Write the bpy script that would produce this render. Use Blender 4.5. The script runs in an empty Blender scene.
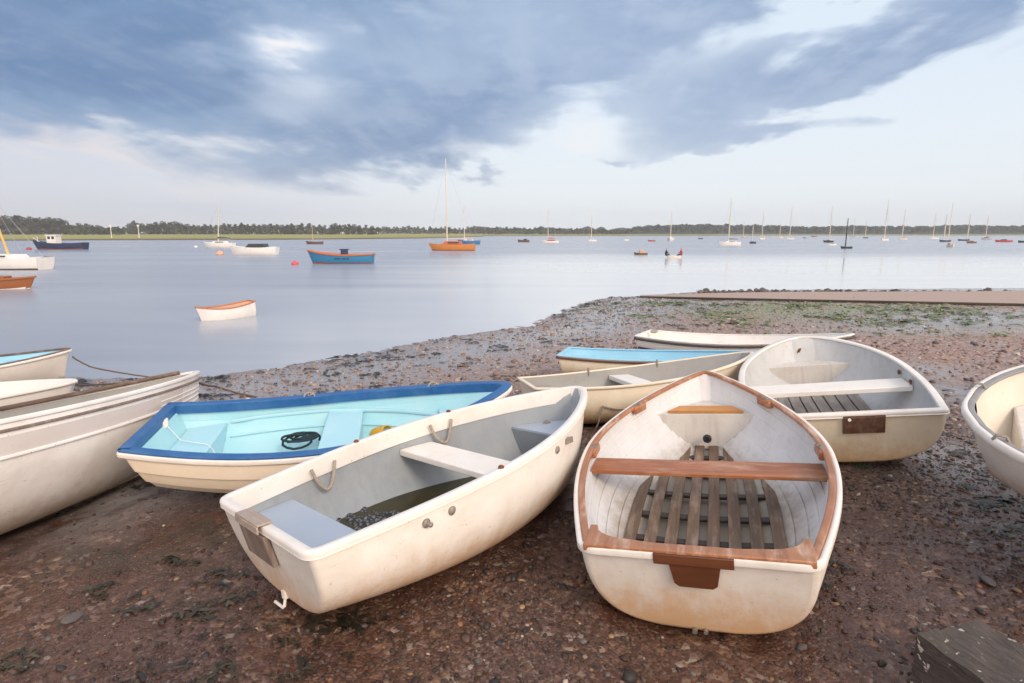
import bpy, math, random
import numpy as np
from mathutils import Vector, Matrix, Euler
R = math.radians
rng = np.random.default_rng(7)
random.seed(7)
scene = bpy.context.scene
COL = scene.collection

# ------------------------------------------------------------------ camera
FPX, HY, HC, CX, CY = 580.0, 233.0, 1.9, 512.0, 341.5
PITCH = math.atan((CY - HY) / FPX)
ZW = -0.45
cd = bpy.data.cameras.new('camera')
cam = bpy.data.objects.new('camera', cd)
COL.objects.link(cam)
cam.location = (0, 0, HC)
cam.rotation_euler = (math.pi / 2 - PITCH, 0, 0)
cd.sensor_width = 36.0
cd.lens = FPX / 1024 * 36.0
cd.clip_start = 0.05
cd.clip_end = 20000
scene.camera = cam

def ray(px, py):
    d = ((px - CX) / FPX, 1.0, (CY - py) / FPX)
    c, s = math.cos(PITCH), math.sin(PITCH)
    return Vector((d[0], d[1] * c + d[2] * s, -d[1] * s + d[2] * c))

def at(px, py, z):
    v = ray(px, py)
    s = (z - HC) / v.z
    return Vector((v.x * s, v.y * s, z))

# ------------------------------------------------------------------ tagging
def tag(o, label=None, cat=None, group=None, kind=None):
    if label: o['label'] = label
    if cat: o['category'] = cat
    if group: o['group'] = group
    if kind: o['kind'] = kind
    return o

def thing(name, label, cat, loc=(0, 0, 0), rot=(0, 0, 0), group=None):
    o = bpy.data.objects.new(name, None)
    o.empty_display_size = 0.2
    COL.objects.link(o)
    o.location = loc
    o.rotation_euler = rot
    return tag(o, label, cat, group)

class MB:
    """collects vertices and faces for one mesh"""
    def __init__(s):
        s.v = []; s.f = []; s.m = []
    def add(s, vs, fs, mi=0):
        n = len(s.v)
        s.v.extend([tuple(map(float, p)) for p in vs])
        for f in fs:
            s.f.append(tuple(i + n for i in f)); s.m.append(mi)
        return n
    def grid(s, G, mi=0, flip=False, close=False):
        nu, nv = len(G), len(G[0])
        vs = [p for row in G for p in row]
        fs = []
        for i in range(nu - (0 if close else 1)):
            for j in range(nv - 1):
                a, b = i * nv + j, i * nv + j + 1
                i2 = (i + 1) % nu
                c, d = i2 * nv + j + 1, i2 * nv + j
                fs.append((a, d, c, b) if flip else (a, b, c, d))
        s.add(vs, fs, mi)
    def box(s, c, d, mi=0, rz=0, M=None):
        hx, hy, hz = d[0] / 2, d[1] / 2, d[2] / 2
        vs = []
        cr, sr = math.cos(rz), math.sin(rz)
        for x, y, z in ((-1, -1, -1), (1, -1, -1), (1, 1, -1), (-1, 1, -1), (-1, -1, 1), (1, -1, 1), (1, 1, 1), (-1, 1, 1)):
            p = Vector((x * hx * cr - y * hy * sr, x * hx * sr + y * hy * cr, z * hz))
            if M: p = M @ p
            vs.append(p + Vector(c))
        s.add(vs, [(0, 3, 2, 1), (4, 5, 6, 7), (0, 1, 5, 4), (1, 2, 6, 5), (2, 3, 7, 6), (3, 0, 4, 7)], mi)
    def prism(s, poly, z0, z1, mi=0):
        """poly: list of (x,y); or z0/z1 may be functions of (x,y)"""
        n = len(poly)
        f0 = z0 if callable(z0) else (lambda x, y: z0)
        f1 = z1 if callable(z1) else (lambda x, y: z1)
        vs = [(x, y, f0(x, y)) for x, y in poly] + [(x, y, f1(x, y)) for x, y in poly]
        fs = [tuple(range(n - 1, -1, -1)), tuple(range(n, 2 * n))] + [(i, (i + 1) % n, n + (i + 1) % n, n + i) for i in range(n)]
        s.add(vs, fs, mi)
    def sweep(s, path, prof, closed=False, mi=0, caps=True, flat=True):
        """profile (out, up) carried along a path; out is right-hand horizontal normal"""
        P = [Vector(p) for p in path]; n = len(P)
        rows = []
        for i in range(n):
            if closed:
                a, b = P[i - 1], P[(i + 1) % n]
            else:
                a, b = P[max(i - 1, 0)], P[min(i + 1, n - 1)]
            d1 = P[i] - a; d2 = b - P[i]
            if d1.length < 1e-9: d1 = d2
            if d2.length < 1e-9: d2 = d1
            e1 = Vector((d1.y, -d1.x, 0)); e2 = Vector((d2.y, -d2.x, 0))
            if e1.length < 1e-9: e1 = e2
            if e2.length < 1e-9: e2 = e1
            e1.normalize(); e2.normalize()
            nn = e1 + e2
            if nn.length < 1e-3: nn = e1
            nn.normalize()
            k = 1 / max(nn.dot(e1), 0.55)
            rows.append([P[i] + nn * (o * k) + Vector((0, 0, u)) for o, u in prof])
        m = len(prof)
        vs = [p for r_ in rows for p in r_]
        fs = []
        for i in range(n if closed else n - 1):
            i2 = (i + 1) % n
            for j in range(m):
                j2 = (j + 1) % m
                fs.append((i * m + j, i2 * m + j, i2 * m + j2, i * m + j2))
        if caps and not closed:
            fs.append(tuple(range(m))); fs.append(tuple((n - 1) * m + j for j in range(m - 1, -1, -1)))
        s.add(vs, fs, mi)
    def tube(s, path, r, seg=8, mi=0, closed=False, r1=None):
        P = [Vector(p) for p in path]; n = len(P)
        up = Vector((0, 0, 1)); rows = []
        prev = None
        for i in range(n):
            if closed: t = P[(i + 1) % n] - P[i - 1]
            else: t = P[min(i + 1, n - 1)] - P[max(i - 1, 0)]
            if t.length < 1e-9: t = Vector((0, 0, 1))
            t.normalize()
            if prev is None:
                a = t.orthogonal().normalized()
            else:
                a = prev - t * prev.dot(t)
                a = a.normalized() if a.length > 1e-6 else t.orthogonal().normalized()
            prev = a; b = t.cross(a)
            rr = r if r1 is None else r + (r1 - r) * i / max(n - 1, 1)
            rows.append([P[i] + a * (rr * math.cos(2 * math.pi * k / seg)) + b * (rr * math.sin(2 * math.pi * k / seg)) for k in range(seg)])
        vs = [p for q in rows for p in q]; fs = []
        for i in range(n if closed else n - 1):
            i2 = (i + 1) % n
            for k in range(seg):
                k2 = (k + 1) % seg
                fs.append((i * seg + k, i * seg + k2, i2 * seg + k2, i2 * seg + k))
        if not closed:
            fs.append(tuple(range(seg - 1, -1, -1))); fs.append(tuple((n - 1) * seg + k for k in range(seg)))
        s.add(vs, fs, mi)
    def lathe(s, prof, c, axis=(0, 0, 1), seg=14, mi=0):
        ax = Vector(axis).normalized(); a = ax.orthogonal().normalized(); b = ax.cross(a); c = Vector(c)
        vs = []; fs = []; m = len(prof)
        for k in range(seg):
            t = 2 * math.pi * k / seg
            for r_, h in prof:
                vs.append(c + a * (r_ * math.cos(t)) + b * (r_ * math.sin(t)) + ax * h)
        for k in range(seg):
            k2 = (k + 1) % seg
            for j in range(m - 1):
                fs.append((k * m + j, k2 * m + j, k2 * m + j + 1, k * m + j + 1))
        s.add(vs, fs, mi)
    def build(s, name, mats, parent=None, smooth=30, bevel=0, label=None):
        me = bpy.data.meshes.new(name)
        me.from_pydata(s.v, [], s.f)
        if not isinstance(mats, (list, tuple)): mats = [mats]
        for m in mats: me.materials.append(m)
        if len(mats) > 1: me.polygons.foreach_set('material_index', s.m)
        me.validate(); me.update()
        if smooth:
            me.polygons.foreach_set('use_smooth', [True] * len(me.polygons))
            me.set_sharp_from_angle(angle=R(smooth))
        o = bpy.data.objects.new(name, me)
        COL.objects.link(o)
        if parent: o.parent = parent
        if bevel:
            b = o.modifiers.new('bevel', 'BEVEL'); b.width = bevel; b.segments = 2; b.limit_method = 'ANGLE'; b.angle_limit = R(40)
        if label: o['label'] = label
        return o

def np_mesh(name, V, F, mat, smooth=True, colors=None):
    """fast mesh from numpy arrays; F is (n,3) or (n,4)"""
    me = bpy.data.meshes.new(name)
    k = F.shape[1]
    me.vertices.add(len(V)); me.vertices.foreach_set('co', V.astype(np.float32).ravel())
    me.loops.add(F.size); me.loops.foreach_set('vertex_index', F.astype(np.int32).ravel())
    me.polygons.add(len(F)); me.polygons.foreach_set('loop_start', np.arange(0, F.size, k, dtype=np.int32))
    me.update(calc_edges=True); me.validate()
    me.polygons.foreach_set('use_smooth', np.full(len(me.polygons), smooth))
    if colors is not None:
        ca = me.color_attributes.new('tint', 'FLOAT_COLOR', 'POINT')
        ca.data.foreach_set('color', np.concatenate([colors, np.ones((len(colors), 1))], 1).astype(np.float32).ravel())
    me.materials.append(mat)
    o = bpy.data.objects.new(name, me)
    COL.objects.link(o)
    return o

# ------------------------------------------------------------------ numpy noise
def _hash(i, j, seed):
    n = (i.astype(np.int64) * 374761393 + j.astype(np.int64) * 668265263 + seed * 974711) & 0x7fffffff
    n = ((n ^ (n >> 13)) * 1274126177) & 0x7fffffff
    return ((n ^ (n >> 16)) & 0xffff) / 65535.0
def vnoise(x, y, seed=0):
    i = np.floor(x); j = np.floor(y); fx = x - i; fy = y - j
    fx = fx * fx * (3 - 2 * fx); fy = fy * fy * (3 - 2 * fy)
    a = _hash(i, j, seed); b = _hash(i + 1, j, seed); c = _hash(i, j + 1, seed); d = _hash(i + 1, j + 1, seed)
    return (a * (1 - fx) + b * fx) * (1 - fy) + (c * (1 - fx) + d * fx) * fy
def fbm(x, y, o=4, seed=0):
    s = 0; a = .5
    for k in range(o):
        s = s + a * (vnoise(x, y, seed + k) - .5); x = x * 2.03 + 17; y = y * 2.03 + 5; a *= .5
    return s

# ------------------------------------------------------------------ materials
class NT:
    def __init__(s, name):
        s.m = bpy.data.materials.new(name); s.m.use_nodes = True
        s.t = s.m.node_tree; s.n = s.t.nodes; s.l = s.t.links
        s.b = s.n['Principled BSDF']
    def node(s, t, **k):
        n = s.n.new(t)
        for a, v in k.items(): setattr(n, a, v)
        return n
    def link(s, a, b): s.l.new(a, b)
    def coord(s, kind='Object', scale=(1, 1, 1), rot=(0, 0, 0)):
        tc = s.node('ShaderNodeTexCoord'); mp = s.node('ShaderNodeMapping')
        mp.inputs['Scale'].default_value = scale; mp.inputs['Rotation'].default_value = rot
        s.link(tc.outputs[kind], mp.inputs[0]); return mp.outputs[0]
    def noise(s, vec, scale, detail=4, rough=.6, dist=0):
        n = s.node('ShaderNodeTexNoise'); n.inputs['Scale'].default_value = scale; n.inputs['Detail'].default_value = detail
        n.inputs['Roughness'].default_value = rough; n.inputs['Distortion'].default_value = dist
        s.link(vec, n.inputs['Vector']); return n.outputs['Fac']
    def ramp(s, fac, stops):
        r = s.node('ShaderNodeValToRGB'); e = r.color_ramp.elements
        while len(e) < len(stops): e.new(.5)
        for el, (p, c) in zip(e, stops):
            el.position = p
            if not isinstance(c, (tuple, list)): c = (c, c, c)
            el.color = (*c, 1)
        s.link(fac, r.inputs[0]); return r.outputs[0]
    def mix(s, f, a, b, mode='MIX'):
        m = s.node('ShaderNodeMix', data_type='RGBA', blend_type=mode)
        for i, v in ((0, f), (6, a), (7, b)):
            if isinstance(v, (int, float)): m.inputs[i].default_value = v
            elif isinstance(v, (tuple, list)): m.inputs[i].default_value = (*v, 1)
            else: s.link(v, m.inputs[i])
        return m.outputs[2]
    def math(s, op, a, b=None, c=None):
        m = s.node('ShaderNodeMath', operation=op)
        for i, v in enumerate((a, b, c)):
            if v is None: continue
            if isinstance(v, (int, float)): m.inputs[i].default_value = v
            else: s.link(v, m.inputs[i])
        return m.outputs[0]
    def base(s, c):
        if isinstance(c, (tuple, list)): s.b.inputs['Base Color'].default_value = (*c, 1)
        else: s.link(c, s.b.inputs['Base Color'])
    def rough(s, r):
        if isinstance(r, (int, float)): s.b.inputs['Roughness'].default_value = r
        else: s.link(r, s.b.inputs['Roughness'])
    def bump(s, h, strength=.3, dist=.01):
        b = s.node('ShaderNodeBump'); b.inputs['Strength'].default_value = strength; b.inputs['Distance'].default_value = dist
        s.link(h, b.inputs['Height']); s.link(b.outputs[0], s.b.inputs['Normal'])

def paint(name, col, rough=.4, dirt=(.35, .27, .2), amt=.35, scale=3., stain=None, stain_z=(.0, .2), spec=.4, streak=None):
    """weathered paint or gelcoat: blotches, scuffs, specks, and a stain with a ragged edge near the keel"""
    n = NT(name)
    v = n.coord('Object')
    a = n.noise(v, scale, 6, .65, .4)
    f = n.ramp(a, [(.42, 0.), (.78, amt)])
    c = n.mix(f, col, dirt)
    vs = n.coord('Object', (1.2, 5, 5))
    sp = n.noise(vs, 22, 3, .7)
    f2 = n.ramp(sp, [(.66, 0.), (.76, amt * .8)])
    c = n.mix(f2, c, dirt)
    if streak:
        sv = n.coord('Object', (9, 9, .7))
        sf = n.ramp(n.noise(sv, 2.2, 4, .6), [(.5, 0.), (.72, streak[1])])
        c = n.mix(sf, c, streak[0])
    # thin scuffs along the hull and small chips
    vsc = n.coord('Object', (1.6, 26, 30))
    sf_ = n.math('MULTIPLY', n.ramp(n.noise(vsc, 3.2, 5, .75, .6), [(.60, 0.), (.66, 1.)]), n.ramp(n.noise(v, 3.5, 4, .6), [(.46, 0.), (.60, amt * .9)]))
    c = n.mix(sf_, c, tuple(q * .7 for q in dirt))
    c = n.mix(n.ramp(n.noise(v, 55, 2, .6), [(.70, 0.), (.73, amt * 1.3)]), c, tuple(q * .55 for q in dirt))
    if stain:
        sx = n.node('ShaderNodeSeparateXYZ'); tc = n.node('ShaderNodeTexCoord'); n.link(tc.outputs['Object'], sx.inputs[0])
        vz = n.coord('Object', (7, 7, 1.6))
        w = n.math('ADD', sx.outputs[2], n.math('MULTIPLY', n.math('SUBTRACT', n.math('ADD', n.math('MULTIPLY', n.noise(v, 6, 8, .72), .6), n.math('MULTIPLY', n.noise(vz, 2.5, 6, .7), .4)), .5), (stain_z[1] - stain_z[0]) * 1.9))
        mr = n.node('ShaderNodeMapRange', interpolation_type='SMOOTHSTEP'); n.link(w, mr.inputs[0])
        mr.inputs[1].default_value = stain_z[1]; mr.inputs[2].default_value = stain_z[0]; mr.inputs[3].default_value = 0; mr.inputs[4].default_value = .8
        c = n.mix(mr.outputs[0], c, stain)
    n.base(c)
    n.rough(n.math('MULTIPLY_ADD', a, .3, rough - .12))
    n.b.inputs['Specular IOR Level'].default_value = spec
    n.bump(n.noise(v, 40, 3), .12, .004)
    return n.m

def wood(name, c1, c2, rough=.5, axis='X', scale=1., worn=None):
    n = NT(name)
    sc = {'X': (1.2, 22, 22), 'Y': (22, 1.2, 22), 'Z': (22, 22, 1.2)}[axis]
    v = n.coord('Object', tuple(q * scale for q in sc))
    g = n.noise(v, 1.6, 6, .6, 1.2)
    c = n.mix(n.ramp(g, [(.3, 0.), (.7, 1.)]), c1, c2)
    v2 = n.coord('Object')
    if worn:
        wv = n.coord('Object', tuple(q ** .5 for q in sc))
        c = n.mix(n.ramp(n.noise(wv, 2.4, 5, .7), [(.5, 0.), (.68, .75)]), c, worn)
    c = n.mix(n.ramp(n.noise(v2, 5, 4), [(.45, 0.), (.75, .5)]), c, tuple(q * .45 for q in c1))
    n.base(c); n.rough(rough)
    n.bump(g, .35, .004)
    return n.m

def plain(name, col, rough=.5, metal=0, var=.25, scale=8, bump=.1):
    n = NT(name); v = n.coord('Object')
    a = n.noise(v, scale, 4)
    n.base(n.mix(n.ramp(a, [(.3, 0.), (.75, var)]), col, tuple(q * .4 for q in col)))
    n.rough(rough); n.b.inputs['Metallic'].default_value = metal
    if bump: n.bump(a, bump, .01)
    return n.m

CREAMD = (.42, .27, .14)
M = {}
M['gel_white'] = paint('weathered_white_gelcoat', (.82, .785, .74), .38, (.5, .4, .3), .42, 3.5, stain=(.62, .34, .13), stain_z=(.04, .40))
M['gel_cream'] = paint('cream_gelcoat', (.90, .81, .65), .38, (.5, .36, .22), .3, 2.5, stain=(.60, .34, .10), stain_z=(.0, .34))
M['gel_grey_in'] = paint('grey_interior_paint', (.30, .335, .37), .5, (.42, .43, .43), .5, 4, streak=((.2, .22, .22), .25))
M['gel_grey_pale'] = paint('pale_grey_interior', (.54, .55, .56), .5, (.36, .37, .35), .5, 3, streak=((.34, .36, .36), .3))
M['gel_grey_warm'] = paint('warm_grey_interior', (.34, .335, .32), .55, (.22, .21, .2), .4, 3)
M['gel_white_in'] = paint('white_clinker_interior', (.70, .70, .715), .45, (.42, .42, .42), .35, 3, stain=(.30, .24, .17), stain_z=(.06, .2), streak=((.45, .45, .45), .2))
M['gel_beige_in'] = paint('beige_interior', (.68, .62, .54), .5, (.42, .35, .27), .45, 3)
M['grp_white'] = paint('white_rim', (.80, .765, .725), .36, (.5, .42, .34), .4, 4)
M['seat_white'] = paint('white_seat', (.84, .80, .75), .4, (.55, .45, .36), .3, 5)
M['seat_grey'] = paint('grey_seat', (.36, .43, .53), .5, (.48, .5, .52), .4, 5)
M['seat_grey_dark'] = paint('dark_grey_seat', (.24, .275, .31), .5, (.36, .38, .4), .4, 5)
M['bow_white'] = paint('bow_tank_white', (.66, .63, .59), .45, (.38, .35, .31), .45, 4, streak=((.3, .27, .23), .35))
M['cream_plank'] = paint('cream_clinker', (.82, .71, .57), .4, (.52, .4, .28), .25, 2.5, stain=(.6, .45, .28), stain_z=(0, .12))
M['aqua'] = paint('light_blue_interior', (.36, .66, .74), .42, (.55, .72, .74), .5, 3)
M['aqua_seat'] = paint('light_blue_seat', (.40, .68, .78), .42, (.55, .72, .76), .4, 4)
M['blue'] = paint('royal_blue_paint', (.020, .105, .30), .42, (.10, .23, .42), .5, 6)
M['launch_white'] = paint('launch_white', (.83, .81, .79), .38, (.46, .39, .37), .5, 2.2, stain=(.50, .36, .22), stain_z=(.0, .30))
M['launch_band'] = paint('launch_grey_band', (.62, .57, .55), .45, (.5, .44, .4), .4, 4)
M['white_plain'] = paint('plain_white_paint', (.80, .77, .74), .4, (.5, .42, .36), .3, 3)
M['skyblue'] = paint('sky_blue_interior', (.30, .58, .74), .45, (.5, .68, .76), .4, 3)
M['wood_var'] = wood('varnished_mahogany', (.42, .165, .07), (.27, .085, .03), .32, 'Y', .6, worn=(.54, .33, .21))
M['wood_rim'] = wood('worn_varnished_rim', (.44, .20, .10), (.28, .115, .055), .45, 'X', .5, worn=(.62, .45, .35))
M['wood_dark'] = wood('dark_mahogany', (.16, .055, .022), (.09, .03, .014), .4, 'Y', .6)
M['wood_orange'] = wood('orange_varnished_board', (.55, .25, .06), (.42, .17, .035), .35, 'Y', .6)
M['wood_grey'] = wood('weathered_grey_slats', (.19, .125, .085), (.085, .054, .036), .65, 'X', .7, worn=(.33, .25, .19))
M['wood_deck'] = wood('weathered_deck_slats', (.32, .28, .25), (.20, .17, .155), .6, 'X', .7, worn=(.42, .38, .35))
M['wood_batten'] = wood('dark_wet_batten', (.05, .035, .028), (.025, .018, .015), .5, 'Y', .7)
M['wood_rail'] = wood('brown_rail', (.17, .11, .08), (.10, .06, .045), .6, 'X', .6, worn=(.30, .23, .18))
M['wood_pad'] = wood('grey_brown_pad', (.26, .2, .17), (.17, .12, .1), .65, 'Z', .6, worn=(.36, .3, .27))
M['wood_pale'] = wood('pale_clamp_board', (.42, .34, .28), (.3, .23, .19), .6, 'Y', .6, worn=(.55, .47, .4))
M['plate_brown'] = paint('mottled_brown_plate', (.12, .055, .035), .55, (.26, .17, .12), .9, 14)
M['steel'] = plain('dull_metal', (.34, .31, .28), .55, .35, .6, 40, .3)
M['rust'] = plain('rusty_iron', (.22, .08, .03), .8, .2, .6, 20)
M['rope'] = plain('weathered_rope', (.42, .36, .30), .85, 0, .6, 60, .6)
M['rope_dark'] = plain('dark_teal_rope', (.01, .03, .04), .7, 0, .5, 60, .6)
M['rope_brown'] = plain('brown_rope', (.16, .10, .065), .85, 0, .5, 60, .6)
M['rubber'] = plain('black_rubber', (.02, .02, .021), .6, 0, .3)
M['yellow'] = plain('yellow_plastic', (.80, .38, .015), .4, 0, .15)
M['strake'] = plain('dark_strake', (.075, .065, .065), .55, 0, .4)
M['strake_red'] = plain('dark_red_strake', (.14, .045, .03), .5, 0, .4)
M['purple'] = plain('purple_blue_stripe', (.06, .05, .14), .5, 0, .4)
M['grey_strip'] = plain('grey_rubber_strip', (.27, .275, .29), .55, 0, .4)
M['weed_hull'] = plain('green_hull_slime', (.055, .085, .03), .7, 0, .6, 12)
FIT = {
  'E': dict(X=0.8539, Y=2.3401, Z=-0.0024, yaw=1.2371, pitch=0.0547, roll=-0.1064, L=2.6628, bt=0.5010, bm=0.7389, tm=0.4668, q=0.9402, bb=0.0300, zt=0.5139, zm=0.4671, zb=0.5924, rt=0.1511, rs=0.2266, ms=3.0681, mb=1.5962, zks=0.0059, zkb=0.1200, fp=2.5000, pp=1.9192),
  'D': dict(X=-1.1821, Y=2.5539, Z=-0.0118, yaw=0.7964, pitch=0.0119, roll=-0.0978, L=2.5402, bt=0.5290, bm=0.6246, tm=0.4010, q=0.8877, bb=0.0261, zt=0.5368, zm=0.6067, zb=0.6979, rt=0.0859, rs=0.1721, ms=2.7870, mb=2.6720, zks=0.1098, zkb=0.0085, fp=2.6205, pp=1.9867),
  'C': dict(X=-2.7445, Y=4.2007, Z=-0.0239, yaw=0.1905, pitch=0.0124, roll=0.0652, L=2.7777, bt=0.4597, bm=0.6390, tm=0.4639, q=0.8090, bb=0.0332, zt=0.5047, zm=0.4453, zb=0.6485, rt=0.1688, rs=0.2925, ms=2.7287, mb=1.6280, zks=0.1096, zkb=0.1200, fp=2.5000, pp=1.8576),
  'F': dict(X=2.6490, Y=4.1817, Z=0.0682, yaw=1.2712, pitch=0.0384, roll=-0.1445, L=2.3168, bt=0.5896, bm=0.7273, tm=0.4576, q=0.7172, bb=0.0389, zt=0.5018, zm=0.4682, zb=0.6098, rt=0.1092, rs=0.2500, ms=3.0677, mb=2.5, zks=0.0605, zkb=0.1200, fp=2.5000, pp=2.5299),
  'H': dict(X=0.1765, Y=5.9003, Z=-0.1274, yaw=0.1860, pitch=0.0286, roll=-0.1196, L=2.6078, bt=0.4157, bm=0.6226, tm=0.4178, q=0.7686, bb=0.0407, zt=0.4723, zm=0.4688, zb=0.6252, rt=0.0471, rs=0.2723, ms=2.6781, mb=1.6010, zks=0.0333, zkb=0.1237, fp=2.5000, pp=1.9335),
  'I': dict(X=0.7453, Y=8.2995, Z=-0.2397, yaw=-0.2696, pitch=-0.0071, roll=-0.0724, L=2.6344, bt=0.4980, bm=0.5952, tm=0.4221, q=0.7630, bb=0.0402, zt=0.4342, zm=0.4483, zb=0.5799, rt=0.0899, rs=0.2500, ms=2.5226, mb=1.6000, zks=0.0643, zkb=0.1200, fp=2.5000, pp=1.9538),
  'J': dict(X=2.1993, Y=9.6019, Z=-0.1871, yaw=-0.4619, pitch=0.0070, roll=-0.0604, L=3.0508, bt=0.5337, bm=0.7272, tm=0.4222, q=0.7468, bb=0.0401, zt=0.4319, zm=0.4251, zb=0.6244, rt=0.0524, rs=0.2493, ms=2.5698, mb=1.5998, zks=0.0637, zkb=0.1200, fp=2.5000, pp=2.0319),
  'G': dict(X=4.8171, Y=1.9582, Z=0.1574, yaw=2.5594, pitch=0.0788, roll=-0.2284, L=2.5848, bt=0.5525, bm=0.8355, tm=0.4550, q=0.6392, bb=0.0319, zt=0.4056, zm=0.6619, zb=0.5594, rt=0.0490, rs=0.2103, ms=2.5855, mb=1.5148, zks=0.0500, zkb=0.1503, fp=2.4556, pp=3.7130),
  'A': dict(X=-4.4005, Y=1.4812, Z=-0.0270, yaw=1.2511, pitch=-0.0592, roll=-0.1855, L=4.3063, bt=0.7225, bm=0.8466, tm=0.4197, q=0.7666, bb=0.0403, zt=0.9113, zm=0.7989, zb=0.8222, rt=0.0524, rs=0.1622, ms=2.7486, mb=1.8383, zks=0.0500, zkb=0.1446, fp=2.5778, pp=1.9793),
  'B': dict(X=-9.1904, Y=6.9442, Z=-0.3281, yaw=0.5299, pitch=-0.0129, roll=-0.0176, L=3.0049, bt=0.5525, bm=0.6459, tm=0.4186, q=0.7412, bb=0.0399, zt=0.4660, zm=0.4188, zb=0.5633, rt=0.0488, rs=0.1048, ms=2.5827, mb=1.5824, zks=0.0500, zkb=0.1081, fp=2.4245, pp=1.9935),
  'K': dict(X=-7.2677, Y=5.4581, Z=-0.2512, yaw=0.2398, pitch=-0.0043, roll=-0.0296, L=2.6038, bt=0.5100, bm=0.5970, tm=0.4178, q=0.7627, bb=0.0391, zt=0.4534, zm=0.4717, zb=0.5808, rt=0.0500, rs=0.1629, ms=2.6000, mb=1.6048, zks=0.0500, zkb=0.1119, fp=2.5000, pp=1.9586),
}
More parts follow.
